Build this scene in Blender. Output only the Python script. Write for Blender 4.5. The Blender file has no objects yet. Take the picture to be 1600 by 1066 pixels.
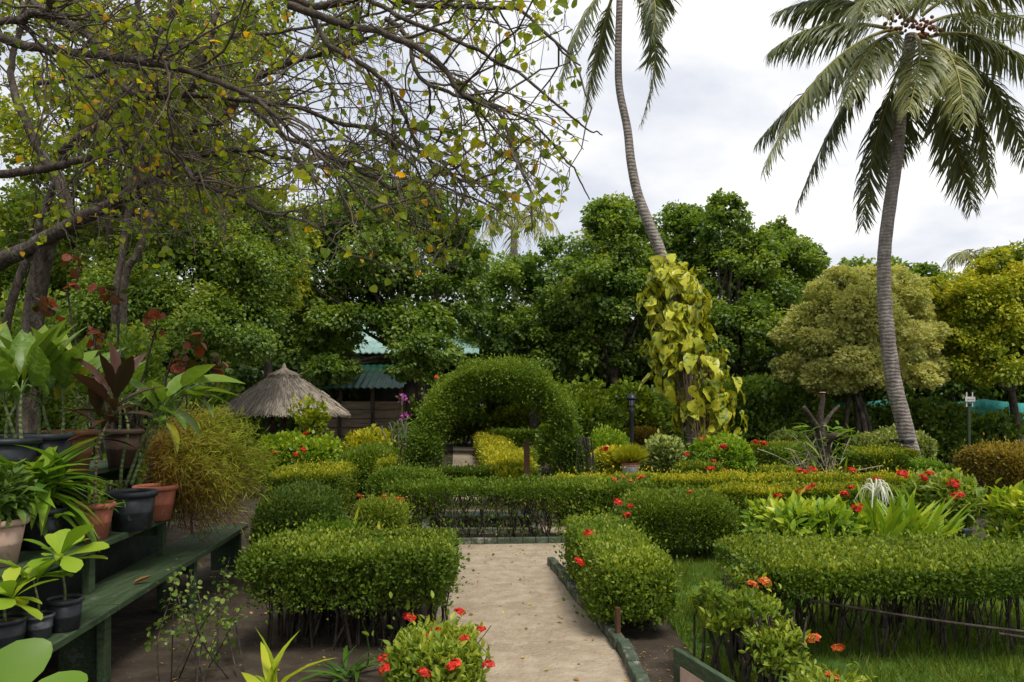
import bpy, math, random
import numpy as np
from mathutils import Vector
rng = np.random.default_rng(11)
random.seed(11)
SC = bpy.context.scene
COL = SC.collection
F, H, HY, CX = 1150.0, 1.6, 636.0, 800.0     # focal length in photo pixels, eye height, horizon row, centre column
def P(px, py, Y): return np.array([(px-CX)/F*Y, Y, H+(HY-py)/F*Y])
def X(px, Y): return (px-CX)/F*Y
def Z(py, Y): return H+(HY-py)/F*Y
def nrm(v): return v/np.maximum(np.linalg.norm(v, axis=-1, keepdims=True), 1e-9)
def runit(n): return nrm(rng.normal(size=(n, 3)))
UP = np.array([0., 0., 1.])
# ------------------------------------------------------------------ objects
WL = {}
def setp(o, label=None, cat=None, group=None, kind=None):
    if label: o['label'] = label
    if cat: o['category'] = cat
    if group: o['group'] = group
    if kind: o['kind'] = kind
    return o
def thing(name, label, cat, loc, group=None):
    o = bpy.data.objects.new(name, None); COL.objects.link(o)
    o.empty_display_size = .1
    o.location = [float(v) for v in loc]; WL[o.name] = np.array(loc, float)
    return setp(o, label, cat, group)
class MB:
    def __init__(s): s.v = []; s.f = []; s.t = []; s.m = []; s.sm = []; s.n = 0
    def add(s, v, f, tint=0.5, mat=0, smooth=False):
        v = np.asarray(v, float).reshape(-1, 3); f = np.asarray(f, np.int64)
        if len(v) == 0: return
        s.v.append(v); s.f.append(f+s.n); s.n += len(v)
        s.t.append(np.broadcast_to(np.asarray(tint, float), (len(v),)))
        s.m.append(np.full(len(f), mat)); s.sm.append(np.full(len(f), smooth))
    def build(s, name, mats, parent=None, origin=None, bevel=0):
        off = WL[parent.name] if parent is not None else np.array(origin if origin is not None else (0, 0, 0), float)
        me = bpy.data.meshes.new(name)
        v = (np.concatenate(s.v)-off).astype(np.float32)
        lt = np.concatenate([np.full(len(f), f.shape[1]) for f in s.f]).astype(np.int32)
        li = np.concatenate([f.ravel() for f in s.f]).astype(np.int32)
        ls = np.concatenate([[0], np.cumsum(lt)[:-1]]).astype(np.int32)
        me.vertices.add(len(v)); me.vertices.foreach_set('co', v.ravel())
        me.loops.add(len(li)); me.loops.foreach_set('vertex_index', li)
        me.polygons.add(len(lt)); me.polygons.foreach_set('loop_start', ls)
        me.polygons.foreach_set('material_index', np.concatenate(s.m).astype(np.int32))
        me.polygons.foreach_set('use_smooth', np.concatenate(s.sm).astype(bool))
        at = me.attributes.new('tint', 'FLOAT', 'POINT')
        at.data.foreach_set('value', np.concatenate(s.t).astype(np.float32))
        me.update(calc_edges=True)
        for m in (mats if isinstance(mats, (list, tuple)) else [mats]): me.materials.append(m)
        o = bpy.data.objects.new(name, me); COL.objects.link(o)
        WL[o.name] = off
        if parent is not None: o.parent = parent
        else: o.location = [float(q) for q in off]
        if bevel:
            b = o.modifiers.new('bevel', 'BEVEL'); b.width = bevel; b.segments = 2; b.limit_method = 'ANGLE'
        return o
# ------------------------------------------------------------------ materials
MATS = {}
def nmat(name):
    m = bpy.data.materials.new(name); m.use_nodes = True
    nt = m.node_tree; nt.nodes.clear()
    return m, nt, (lambda t, **k: mknode(nt, t, k)), nt.links.new
def mknode(nt, t, k):
    n = nt.nodes.new(t)
    for a, b in k.items():
        if a.startswith('i_'):
            key = a[2:].replace('_', ' ')
            n.inputs[key].default_value = b
        else: setattr(n, a, b)
    return n
def ramp(n, stops):
    cr = n.color_ramp
    while len(cr.elements) < len(stops): cr.elements.new(.5)
    for e, (p, c) in zip(cr.elements, stops):
        e.position = p; e.color = (*c, 1) if len(c) == 3 else c
def leafmat(name, cols, rough=.45, trans=.36, spec=.26, patch=None):
    if name in MATS: return MATS[name]
    if name.startswith('leaf'): cols = [(min(r*1.62, .6), min(g*1.5, .58), b*.95) for r, g, b in cols]
    m, nt, N, L = nmat(name)
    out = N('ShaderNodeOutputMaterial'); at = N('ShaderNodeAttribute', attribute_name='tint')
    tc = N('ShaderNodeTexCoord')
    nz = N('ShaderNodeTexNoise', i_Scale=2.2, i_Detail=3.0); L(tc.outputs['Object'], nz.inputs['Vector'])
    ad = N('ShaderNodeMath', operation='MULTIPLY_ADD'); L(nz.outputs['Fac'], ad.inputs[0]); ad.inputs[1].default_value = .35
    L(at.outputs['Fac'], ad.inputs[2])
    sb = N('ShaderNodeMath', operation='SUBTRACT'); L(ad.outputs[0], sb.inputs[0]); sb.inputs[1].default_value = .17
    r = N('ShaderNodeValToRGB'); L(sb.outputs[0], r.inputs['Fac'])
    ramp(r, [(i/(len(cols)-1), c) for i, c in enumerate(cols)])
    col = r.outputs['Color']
    if patch:
        n2 = N('ShaderNodeTexNoise', i_Scale=patch[1], i_Detail=4.0, i_Distortion=.6); L(tc.outputs['Object'], n2.inputs['Vector'])
        r2 = N('ShaderNodeValToRGB'); L(n2.outputs['Fac'], r2.inputs['Fac']); ramp(r2, [(.50, (0, 0, 0)), (.59, (1, 1, 1))])
        mx = N('ShaderNodeMixRGB'); L(r2.outputs['Color'], mx.inputs['Fac']); L(col, mx.inputs['Color1']); mx.inputs['Color2'].default_value = (*patch[0], 1)
        col = mx.outputs['Color']
    p = N('ShaderNodeBsdfPrincipled', i_Roughness=rough); p.inputs['Specular IOR Level'].default_value = spec
    L(col, p.inputs['Base Color'])
    tr = N('ShaderNodeBsdfTranslucent')
    g = N('ShaderNodeMixRGB', blend_type='MULTIPLY', i_Fac=1.0); L(col, g.inputs['Color1']); g.inputs['Color2'].default_value = (1.35, 1.3, .6, 1)
    L(g.outputs['Color'], tr.inputs['Color'])
    ms = N('ShaderNodeMixShader', i_Fac=trans); L(p.outputs[0], ms.inputs[1]); L(tr.outputs[0], ms.inputs[2])
    L(ms.outputs[0], out.inputs['Surface'])
    MATS[name] = m; return m
def surf(name, stops, scale=8, detail=6, rough=.8, bump=.3, bscale=None, stretch=(1, 1, 1), metal=0, wave=None, spec=.3, bdist=.02, wear=None):
    if name in MATS: return MATS[name]
    m, nt, N, L = nmat(name)
    out = N('ShaderNodeOutputMaterial'); tc = N('ShaderNodeTexCoord'); mp = N('ShaderNodeMapping')
    mp.inputs['Scale'].default_value = stretch; L(tc.outputs['Object'], mp.inputs['Vector'])
    nz = N('ShaderNodeTexNoise', i_Scale=scale, i_Detail=detail, i_Roughness=.6); L(mp.outputs[0], nz.inputs['Vector'])
    r = N('ShaderNodeValToRGB'); L(nz.outputs['Fac'], r.inputs['Fac'])
    k = len(stops); ramp(r, [(.3+.4*i/max(k-1, 1), c) for i, c in enumerate(stops)])
    p = N('ShaderNodeBsdfPrincipled', i_Roughness=rough, i_Metallic=metal); p.inputs['Specular IOR Level'].default_value = spec
    L(r.outputs['Color'], p.inputs['Base Color'])
    n2 = N('ShaderNodeTexNoise', i_Scale=bscale or scale*3, i_Detail=6.0); L(mp.outputs[0], n2.inputs['Vector'])
    hgt = n2.outputs['Fac']
    if wave:
        w = N('ShaderNodeTexWave', wave_type='BANDS', bands_direction='Z', i_Scale=wave, i_Distortion=5.0, i_Detail=4.0)
        w.inputs['Detail Scale'].default_value = 1.5
        L(tc.outputs['Object'], w.inputs['Vector'])
        a = N('ShaderNodeMath', operation='MULTIPLY_ADD'); L(w.outputs['Fac'], a.inputs[0]); a.inputs[1].default_value = 1.2; L(hgt, a.inputs[2]); hgt = a.outputs[0]
        mx = N('ShaderNodeMixRGB', blend_type='MULTIPLY', i_Fac=.42); L(r.outputs['Color'], mx.inputs['Color1'])
        r3 = N('ShaderNodeValToRGB'); ramp(r3, [(.0, (.4, .37, .35)), (.22, (1, 1, 1))]); L(w.outputs['Fac'], r3.inputs['Fac']); L(r3.outputs['Color'], mx.inputs['Color2'])
        L(mx.outputs['Color'], p.inputs['Base Color'])
    if wear:
        src = p.inputs['Base Color'].links[0].from_socket
        n4 = N('ShaderNodeTexNoise', i_Scale=wear[1], i_Detail=8.0, i_Roughness=.7); L(tc.outputs['Object'], n4.inputs['Vector'])
        r4 = N('ShaderNodeValToRGB'); ramp(r4, [(wear[2], (0, 0, 0)), (wear[2]+.05, (1, 1, 1))]); L(n4.outputs['Fac'], r4.inputs['Fac'])
        m4 = N('ShaderNodeMixRGB'); L(r4.outputs['Color'], m4.inputs['Fac']); L(src, m4.inputs['Color1']); m4.inputs['Color2'].default_value = (*wear[0], 1); L(m4.outputs['Color'], p.inputs['Base Color'])
    b = N('ShaderNodeBump', i_Strength=bump, i_Distance=bdist); L(hgt, b.inputs['Height']); L(b.outputs[0], p.inputs['Normal'])
    L(p.outputs[0], out.inputs['Surface'])
    MATS[name] = m; return m
LM = dict(
    deep=leafmat('leaf_deep', [(.018, .04, .007), (.045, .085, .013), (.095, .15, .02), (.19, .235, .035)]),
    mid=leafmat('leaf_mid', [(.022, .048, .007), (.055, .105, .014), (.12, .185, .024), (.22, .27, .04)]),
    gold=leafmat('leaf_gold', [(.03, .062, .010), (.08, .125, .014), (.20, .232, .02), (.38, .345, .03)]),
    ixora=leafmat('leaf_ixora', [(.025, .055, .010), (.065, .118, .018), (.14, .20, .03), (.27, .31, .05)], rough=.36),
    bronze=leafmat('leaf_bronze', [(.035, .038, .01), (.085, .072, .016), (.18, .14, .03), (.28, .24, .05)]),
    lime=leafmat('leaf_lime', [(.04, .10, .014), (.09, .18, .022), (.19, .28, .03), (.34, .38, .05)], rough=.34),
    blue=leafmat('leaf_bluegreen', [(.018, .042, .011), (.042, .085, .022), (.09, .15, .038), (.18, .24, .075)], rough=.36),
    tree=leafmat('leaf_tree', [(.032, .07, .016), (.082, .15, .030), (.15, .225, .046), (.24, .29, .06)], rough=.42, trans=.46, spec=.5),
    treelight=leafmat('leaf_treelight', [(.03, .06, .008), (.085, .14, .014), (.19, .24, .022), (.34, .33, .03)]),
    canopy=leafmat('leaf_canopy', [(.045, .085, .012), (.10, .16, .018), (.17, .225, .026), (.25, .265, .03), (.42, .26, .02), (.46, .21, .02)], trans=.62, rough=.5),
    cream=leafmat('leaf_cream', [(.065, .10, .035), (.215, .25, .11), (.335, .365, .185), (.37, .395, .25)], rough=.5, trans=.35),
    pale=leafmat('leaf_pale', [(.04, .07, .025), (.11, .16, .06), (.26, .31, .14), (.42, .42, .22)], rough=.45),
    pothos=leafmat('leaf_pothos', [(.10, .17, .025), (.29, .31, .035), (.44, .40, .05), (.50, .40, .06)], rough=.33, trans=.25, patch=((.09, .15, .02), 9.0)),
    palm=leafmat('leaf_palm', [(.055, .072, .046), (.105, .13, .078), (.165, .19, .10), (.25, .25, .10)], rough=.4, trans=.25, spec=.5),
    aglao=leafmat('leaf_aglao', [(.03, .075, .014), (.075, .14, .022), (.12, .19, .03), (.40, .28, .03)], rough=.36, patch=((.16, .25, .05), 30.0)),
    cordy=leafmat('leaf_cordyline', [(.016, .018, .012), (.036, .019, .018), (.058, .024, .027), (.12, .03, .038)], rough=.3, trans=.12),
    strap=leafmat('leaf_strap', [(.02, .06, .012), (.05, .12, .02), (.12, .22, .03), (.27, .30, .04)], rough=.34),
    obov=leafmat('leaf_obovate', [(.06, .13, .016), (.14, .24, .03), (.24, .32, .04), (.36, .36, .04)], rough=.36),
    feather=leafmat('leaf_feather', [(.09, .05, .018), (.13, .09, .02), (.17, .17, .022), (.18, .24, .026)], rough=.6, trans=.3),
    copper=leafmat('leaf_copper', [(.03, .055, .015), (.05, .03, .014), (.10, .028, .018), (.22, .05, .035)], rough=.45),
    dry=leafmat('leaf_dry', [(.10, .05, .02), (.2, .11, .04), (.34, .22, .09), (.42, .3, .16)], rough=.7, trans=.1),
    red=leafmat('petal_red', [(.35, .01, .008), (.58, .018, .012), (.72, .05, .02), (.7, .12, .04)], rough=.5, trans=.25),
    orange=leafmat('petal_orange', [(.5, .06, .015), (.62, .13, .02), (.7, .2, .04), (.7, .3, .08)], rough=.5, trans=.25),
    white=leafmat('petal_white', [(.6, .62, .55), (.72, .74, .68), (.8, .8, .76), (.82, .82, .8)], rough=.5, trans=.3),
    purple=leafmat('petal_purple', [(.25, .03, .25), (.4, .06, .38), (.5, .1, .5), (.55, .2, .55)], rough=.5, trans=.3),
    grass=leafmat('grass_blade', [(.07, .115, .012), (.11, .175, .016), (.16, .23, .022), (.27, .28, .05)], rough=.5),
    thatch=leafmat('thatch_straw', [(.15, .125, .10), (.29, .245, .195), (.44, .375, .30), (.55, .48, .39)], rough=.85, trans=.05, spec=.1),
)
BARK = surf('bark_grey', [(.035, .028, .021), (.085, .068, .052), (.15, .125, .10)], 16, rough=.95, bump=1., stretch=(1, 1, .3), bdist=.035, wear=((.16, .16, .12), 5., .58), spec=.15)
BARKD = surf('bark_dark', [(.02, .015, .011), (.05, .038, .028), (.10, .08, .06)], 14, rough=.9, bump=.5)
TWIG = surf('twig_brown', [(.045, .035, .026), (.095, .075, .055), (.17, .14, .11)], 6, rough=.9, bump=.2)
PALMB = surf('palm_bark', [(.14, .115, .10), (.25, .215, .185), (.36, .32, .28)], 5, rough=.9, bump=.45, wave=4.2, bdist=.02, stretch=(2, 2, .8))
GREENP = surf('green_paint', [(.02, .036, .016), (.042, .067, .03), (.065, .096, .047)], 5, rough=.6, bump=.35, bscale=22, stretch=(9, .7, 9), bdist=.006, wear=((.10, .105, .085), 7., .60))
TERRA = surf('terracotta', [(.22, .065, .035), (.32, .10, .055), (.42, .16, .10)], 6, rough=.75, bump=.15, wear=((.42, .33, .26), 9., .60))
PALET = surf('pale_terracotta', [(.38, .24, .17), (.5, .33, .25), (.58, .42, .33)], 7, rough=.8, bump=.12, wear=((.25, .2, .14), 8., .58))
OLDT = surf('old_terracotta', [(.12, .05, .022), (.2, .085, .035), (.27, .13, .06)], 6, rough=.8, bump=.2)
BLACKP = surf('black_plastic', [(.012, .014, .016), (.025, .028, .032), (.05, .055, .06)], 7, rough=.5, bump=.08, wear=((.11, .10, .085), 10., .61))
SOIL = surf('soil', [(.018, .012, .008), (.045, .03, .02), (.09, .065, .045)], 14, rough=.95, bump=.9)
WHITEP = surf('white_paint', [(.42, .40, .36), (.56, .54, .50), (.68, .66, .62)], 6, rough=.6, bump=.15)
BLACKM = surf('black_metal', [(.01, .011, .014), (.018, .02, .025), (.03, .032, .04)], 8, rough=.4, bump=.05, metal=.2)
WOODB = surf('brown_wood', [(.05, .022, .012), (.09, .042, .024), (.13, .065, .04)], 5, rough=.75, bump=.3, stretch=(6, 6, .8))
BOARD = surf('fence_board', [(.10, .075, .045), (.17, .13, .085), (.25, .20, .14)], 4, rough=.85, bump=.3, stretch=(.6, 4, 6))
# ------------------------------------------------------------------ shapes
class Tm: pass
def tmpl(rows, width=1.0, fold=.25, bend=.15, wav=0):
    t = Tm(); v = [(0, 0, 0)]; f = []
    for k, (y, w) in enumerate(rows):
        z = -bend*y*y; wz = wav*(1 if k % 2 else -1)
        v += [(-w*width, y, z+fold*w*width+wz), (0, y, z), (w*width, y, z+fold*w*width-wz)]
    v.append((0, 1, -bend)); e = len(v)-1
    f += [(0, 2, 1), (0, 3, 2)]
    for k in range(len(rows)-1):
        a = 1+3*k; b = a+3
        f += [(a, a+1, b+1), (a, b+1, b), (a+1, a+2, b+2), (a+1, b+2, b+1)]
    a = e-3; f += [(a, a+1, e), (a+1, a+2, e)]
    t.v = np.array(v, float); t.f = np.array(f)
    t.area = .5*width*2*.5*max(w for _, w in rows)*1.3
    return t
DIA = Tm(); DIA.v = np.array([(0, 0, 0), (-.28, .5, .08), (0, 1, -.05), (.28, .5, .08)]); DIA.f = np.array([(0, 2, 1), (0, 3, 2)]); DIA.area = .28
WID = Tm(); WID.v = np.array([(0, 0, 0), (-.42, .45, .1), (0, 1, -.12), (.42, .45, .1)]); WID.f = np.array([(0, 2, 1), (0, 3, 2)]); WID.area = .42
LEAF = tmpl([(.35, .5), (.7, .36)], .62, .3, .15)
LANCE = tmpl([(.25, .4), (.55, .5), (.82, .26)], .42, .35, .35)
HEARTW = tmpl([(.02, .36), (.2, .5), (.4, .5), (.6, .4), (.8, .22)], .9, .38, .55, .03)
ROUNDW = tmpl([(.1, .36), (.3, .5), (.5, .48), (.7, .4), (.86, .24)], .72, .3, .7, .04)
HEART = tmpl([(.02, .36), (.25, .5), (.55, .42), (.8, .2)], .95, .22, .25)
ROUND = tmpl([(.12, .34), (.35, .5), (.62, .5), (.85, .32)], .86, .15, .2)
OBOV = tmpl([(.15, .12), (.4, .3), (.65, .5), (.85, .46), (.96, .25)], .52, .2, .3)
STRAP = tmpl([(.2, .5), (.45, .5), (.7, .42), (.88, .22)], .11, .5, .55)
STRAPW = tmpl([(.15, .35), (.4, .5), (.65, .42), (.85, .22)], .2, .45, .6)
BIGL = tmpl([(.08, .28), (.25, .46), (.45, .5), (.65, .42), (.85, .2)], .37, .35, .35)
NEED = Tm(); NEED.v = np.array([(-.045, 0, 0), (.045, 0, 0), (.012, 1, -.1)]); NEED.f = np.array([(0, 1, 2)]); NEED.area = .03
LFT = Tm(); LFT.v = np.array([(-.45, 0, 0), (.45, 0, 0), (-.5, .4, 0), (.5, .4, 0), (-.36, .72, -.12), (.36, .72, -.12), (0, 1, -.3)]); LFT.v[:, 0] *= .062
LFT.f = np.array([(0, 1, 3), (0, 3, 2), (2, 3, 5), (2, 5, 4), (4, 5, 6)]); LFT.area = .06
def scatter(mb, tm, pos, d, n, size, tint, mat=0, smooth=False):
    N = len(pos)
    if N == 0: return
    y = nrm(d); x = nrm(np.cross(y, n)); z = np.cross(x, y)
    size = np.broadcast_to(np.asarray(size, float), (N,))
    tv = tm.v
    v = pos[:, None]+size[:, None, None]*(tv[None, :, 0:1]*x[:, None]+tv[None, :, 1:2]*y[:, None]+tv[None, :, 2:3]*z[:, None])
    k = len(tv); f = (tm.f[None]+(np.arange(N)*k)[:, None, None]).reshape(-1, 3)
    mb.add(v.reshape(-1, 3), f, np.repeat(np.broadcast_to(tint, (N,)), k), mat, smooth)
def tubes(mb, pts, rad, sides=5, tint=.5, mat=0):
    pts = np.asarray(pts, float); N, K = pts.shape[:2]
    rad = np.broadcast_to(np.asarray(rad, float), (N, K))
    t = nrm(np.gradient(pts, axis=1))
    ref = np.where(np.abs(nrm(pts[:, -1:]-pts[:, :1])[..., 2:3]) > .8, np.array([1., .1, 0]), np.array([.1, .05, 1.]))
    a = nrm(np.cross(t, np.broadcast_to(ref, t.shape))); b = np.cross(t, a)
    an = np.arange(sides)/sides*2*math.pi
    v = pts[:, :, None]+rad[..., None, None]*(np.cos(an)[:, None]*a[:, :, None]+np.sin(an)[:, None]*b[:, :, None])
    i = np.arange(N)[:, None, None]*K*sides; k = np.arange(K-1)[None, :, None]*sides; s = np.arange(sides)[None, None]; s2 = (s+1) % sides
    q = np.stack([i+k+s, i+k+s2, i+k+sides+s2, i+k+sides+s], -1).reshape(-1, 4)
    mb.add(v.reshape(-1, 3), q, tint, mat, True)
def tube(mb, pts, r0, r1=None, sides=8, n=None, mat=0, tint=.5, cap=False):
    pts = np.asarray(pts, float)
    if n: pts = spline(pts, n)
    r = np.linspace(r0, r0 if r1 is None else r1, len(pts))
    if cap: pts = np.vstack([pts[:1], pts, pts[-1:]]); pts[0] -= nrm(pts[2]-pts[1])*1e-3; pts[-1] += nrm(pts[-2]-pts[-3])*1e-3; r = np.concatenate([[1e-4], r, [1e-4]])
    tubes(mb, pts[None], r[None], sides, tint, mat)
def spline(p, n):
    p = np.asarray(p, float); q = np.vstack([2*p[0]-p[1], p, 2*p[-1]-p[-2]])
    u = np.linspace(0, len(p)-1-1e-6, n); i = u.astype(int); f = (u-i)[:, None]
    a, b, c, d = q[i], q[i+1], q[i+2], q[i+3]
    return .5*((2*b)+(c-a)*f+(2*a-5*b+4*c-d)*f*f+(3*b-a-3*c+d)*f**3)
def box(mb, c, s, rz=0, mat=0, tilt=None):
    h = np.array(s)/2; v = np.array([(x, y, z) for x in (-1, 1) for y in (-1, 1) for z in (-1, 1)], float)*h
    if tilt is not None:
        cs, sn = math.cos(tilt), math.sin(tilt); v = np.stack([v[:, 0], v[:, 1]*cs-v[:, 2]*sn, v[:, 1]*sn+v[:, 2]*cs], 1)
    cs, sn = math.cos(rz), math.sin(rz)
    v = np.stack([v[:, 0]*cs-v[:, 1]*sn, v[:, 0]*sn+v[:, 1]*cs, v[:, 2]], 1)+np.array(c)
    mb.add(v, [(0, 1, 3, 2), (4, 6, 7, 5), (0, 4, 5, 1), (2, 3, 7, 6), (0, 2, 6, 4), (1, 5, 7, 3)], .5, mat)
def lathe(mb, prof, c, seg=32, mat=0, smooth=True):
    pr = np.array(prof, float); a = np.arange(seg)/seg*2*math.pi
    v = np.stack([pr[:, 0:1]*np.cos(a), pr[:, 0:1]*np.sin(a), np.broadcast_to(pr[:, 1:2], (len(pr), seg))], -1)+np.array(c)
    k = np.arange(len(pr)-1)[:, None]*seg; s = np.arange(seg)[None]; s2 = (s+1) % seg
    mb.add(v.reshape(-1, 3), np.stack([k+s, k+s2, k+seg+s2, k+seg+s], -1).reshape(-1, 4), .5, mat, smooth)
_w = [(rng.normal(size=3)*s, rng.uniform(0, 6.28), 1/(1+i*.35)) for i, s in enumerate((2.2, 3.1, 4.4, 6.3, 9., 12.))]
def lumps(p, sc=1.0): return sum(a*np.sin((p*sc)@w+ph) for w, ph, a in _w)/2.2
def boxleaves(mb, c, half, size, tm, ang=0., e=8., layers=3., lump=.05, depth=.06, tint=(.18, .62), young=.22, a=.55, b=.45, r=.6, bottom=.3, wob=1., mat=0, lo=0., gap=.85):
    c = np.array(c, float); h = np.array(half, float)
    A = np.array([h[1]*h[2], h[1]*h[2], h[0]*h[2], h[0]*h[2], h[0]*h[1], h[0]*h[1]*bottom])*4
    n = int(layers*A.sum()/(tm.area*size*size))
    fc = rng.choice(6, n, p=A/A.sum()); q = rng.uniform(-1, 1, (n, 3))
    ax = np.array([0, 0, 1, 1, 2, 2])[fc]; sg = np.array([1, -1, 1, -1, 1, -1])[fc]
    q[np.arange(n), ax] = sg
    f = (np.abs(q)**e).sum(1)**(-1/e); q = q*f[:, None]
    p = q*h; nm = nrm(np.sign(q)*np.abs(q)**(e-1)/h+1e-9)
    ca, sa = math.cos(ang), math.sin(ang)
    rot = lambda v: np.stack([v[:, 0]*ca-v[:, 1]*sa, v[:, 0]*sa+v[:, 1]*ca, v[:, 2]], 1)
    p = rot(p)+c; nm = rot(nm)
    dd = np.minimum(rng.exponential(depth, n), h.min()*.9)
    stick = np.where(rng.random(n) < .14, rng.exponential(.032, n), 0)
    p = p+nm*(lump*wob*lumps(p, 1.3)+.35*lump*lumps(p, 4.)-dd+stick)[:, None]
    p[:, 2] = np.maximum(p[:, 2], .02+lo)
    hh = np.clip((p[:, 2]-(c[2]-h[2]))/(2*h[2]), 0, 1)
    kp = (nm[:, 2] > .6) | (lumps(p, 2.7)+.5*lumps(p, 7.) > -1.25+gap*(1-hh)); p, nm, dd = p[kp], nm[kp], dd[kp]; n = len(p)
    d = nm*a+UP*b+rng.normal(size=(n, 3))*r*.6
    nn = nm*.55+UP*.55+rng.normal(size=(n, 3))*.45
    t = rng.uniform(tint[0], tint[1], n)+young*np.maximum(nm[:, 2], 0)*(rng.random(n) < .75)*(dd < depth)+.12*lumps(p, .8)  # upward leaves tinted paler: new growth plus sky brightness put into the colour
    scatter(mb, tm, p, d, nn, size*rng.uniform(.65, 1.25, n), np.where(rng.random(n) < .012, 1., np.clip(t, 0, 1)), mat)
    return p
def stems(mb, c, half, ang, z1, n, r=.006, lean=.12, z0=0., sides=4):
    h = np.array(half); u = rng.uniform(-.92, .92, (n, 2))
    ca, sa = math.cos(ang), math.sin(ang)
    W = lambda u: np.stack([c[0]+(u[:, 0]*h[0])*ca-(u[:, 1]*h[1])*sa, c[1]+(u[:, 0]*h[0])*sa+(u[:, 1]*h[1])*ca], 1)
    b = W(u*np.array([1, .7])); pts = np.zeros((n, 4, 3))
    dv = rng.normal(size=(n, 2))*lean; dv = np.where((u*dv > 0) & (np.abs(u) > .45), -dv*.6, dv)
    for k, t in enumerate((0, .35, .7, 1.)):
        pts[:, k, :2] = b+dv*t+rng.normal(size=(n, 2))*.025*(k > 0)
        pts[:, k, 2] = z0+(z1-z0)*t*rng.uniform(.92, 1.02, n)
    rr = r*rng.uniform(.4, 1.7, n)
    if n > 3:
        fk = np.stack([pts[:, 1], (pts[:, 1]+pts[:, 2])/2+rng.normal(size=(n, 3))*.03, pts[:, 3]+np.concatenate([rng.normal(size=(n, 2))*.07, -rng.uniform(0, .06, (n, 1))], 1)], 1)
        tubes(mb, fk, rr[:, None]*np.array([.7, .6, .4]), sides)
    tubes(mb, pts, rr[:, None]*np.array([1.2, 1, .8, .5]), sides)
def flower_mesh(mat, R=.05, n=62, petal=.42):
    mb = MB(); u = runit(n); u[:, 2] = np.abs(u[:, 2])*.8+.1; u = nrm(u)*rng.uniform(.7, 1.1, (n, 1)); n_t = np.where(rng.random(n) < .25, rng.uniform(.6, 1, n), rng.uniform(0, .6, n))
    for k in range(4):
        d = nrm(np.cross(u, runit(1)))
        if k: ang = k*math.pi/2; d = d0*math.cos(ang)+np.cross(u, d0)*math.sin(ang)
        else: d0 = d
        scatter(mb, WID, u*R, d+u*.25, u, R*petal*rng.uniform(.6, 1.2, n), n_t)
    tubes(mb, np.stack([np.zeros((n, 3))-UP*R*.3, u*R], 1), .0015 if R < .08 else .003, 3)
    o = mb.build('flower_head', mat); me = o.data; bpy.data.objects.remove(o); return me
FLR = [flower_mesh(LM['red'], .055), flower_mesh(LM['red'], .06, 26)]; FLO = [flower_mesh(LM['orange'], .05), flower_mesh(LM['orange'], .045, 24)]
def flowers(root, pts, meshes, s=1.0, name='flower_head'):
    for p in pts:
        o = bpy.data.objects.new(name, random.choice(meshes)); COL.objects.link(o); o.parent = root
        o.location = [float(q) for q in (np.array(p)-WL[root.name])]
        o.rotation_euler = (random.uniform(-.5, .5), random.uniform(-.5, .5), random.uniform(0, 6.28)); k = s*random.uniform(.75, 1.2); o.scale = (k, k, k*.8)
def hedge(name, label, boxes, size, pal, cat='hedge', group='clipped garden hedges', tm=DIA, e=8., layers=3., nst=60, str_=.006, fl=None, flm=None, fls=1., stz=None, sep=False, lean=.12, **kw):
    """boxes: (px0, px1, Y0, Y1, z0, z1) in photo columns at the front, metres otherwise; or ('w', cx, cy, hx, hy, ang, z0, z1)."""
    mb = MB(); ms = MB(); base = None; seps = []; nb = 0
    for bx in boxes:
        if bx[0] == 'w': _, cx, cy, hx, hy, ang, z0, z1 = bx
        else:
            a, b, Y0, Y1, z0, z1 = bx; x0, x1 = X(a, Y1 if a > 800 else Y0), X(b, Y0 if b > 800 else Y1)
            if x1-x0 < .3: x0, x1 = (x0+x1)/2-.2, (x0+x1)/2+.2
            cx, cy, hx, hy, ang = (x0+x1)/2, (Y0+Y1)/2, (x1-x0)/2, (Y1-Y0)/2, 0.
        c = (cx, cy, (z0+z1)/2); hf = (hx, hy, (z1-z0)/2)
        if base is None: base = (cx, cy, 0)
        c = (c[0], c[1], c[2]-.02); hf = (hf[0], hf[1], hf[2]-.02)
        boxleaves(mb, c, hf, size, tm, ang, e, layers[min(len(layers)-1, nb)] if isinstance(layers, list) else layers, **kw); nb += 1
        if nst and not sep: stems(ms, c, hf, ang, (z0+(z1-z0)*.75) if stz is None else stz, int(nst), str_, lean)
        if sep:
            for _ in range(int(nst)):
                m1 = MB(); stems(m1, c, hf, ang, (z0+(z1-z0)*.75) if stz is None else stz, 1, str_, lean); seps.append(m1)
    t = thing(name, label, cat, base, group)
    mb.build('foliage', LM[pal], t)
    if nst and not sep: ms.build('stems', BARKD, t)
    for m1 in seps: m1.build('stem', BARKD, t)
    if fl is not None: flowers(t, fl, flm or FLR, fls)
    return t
NOW = lambda *a: None
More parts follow.
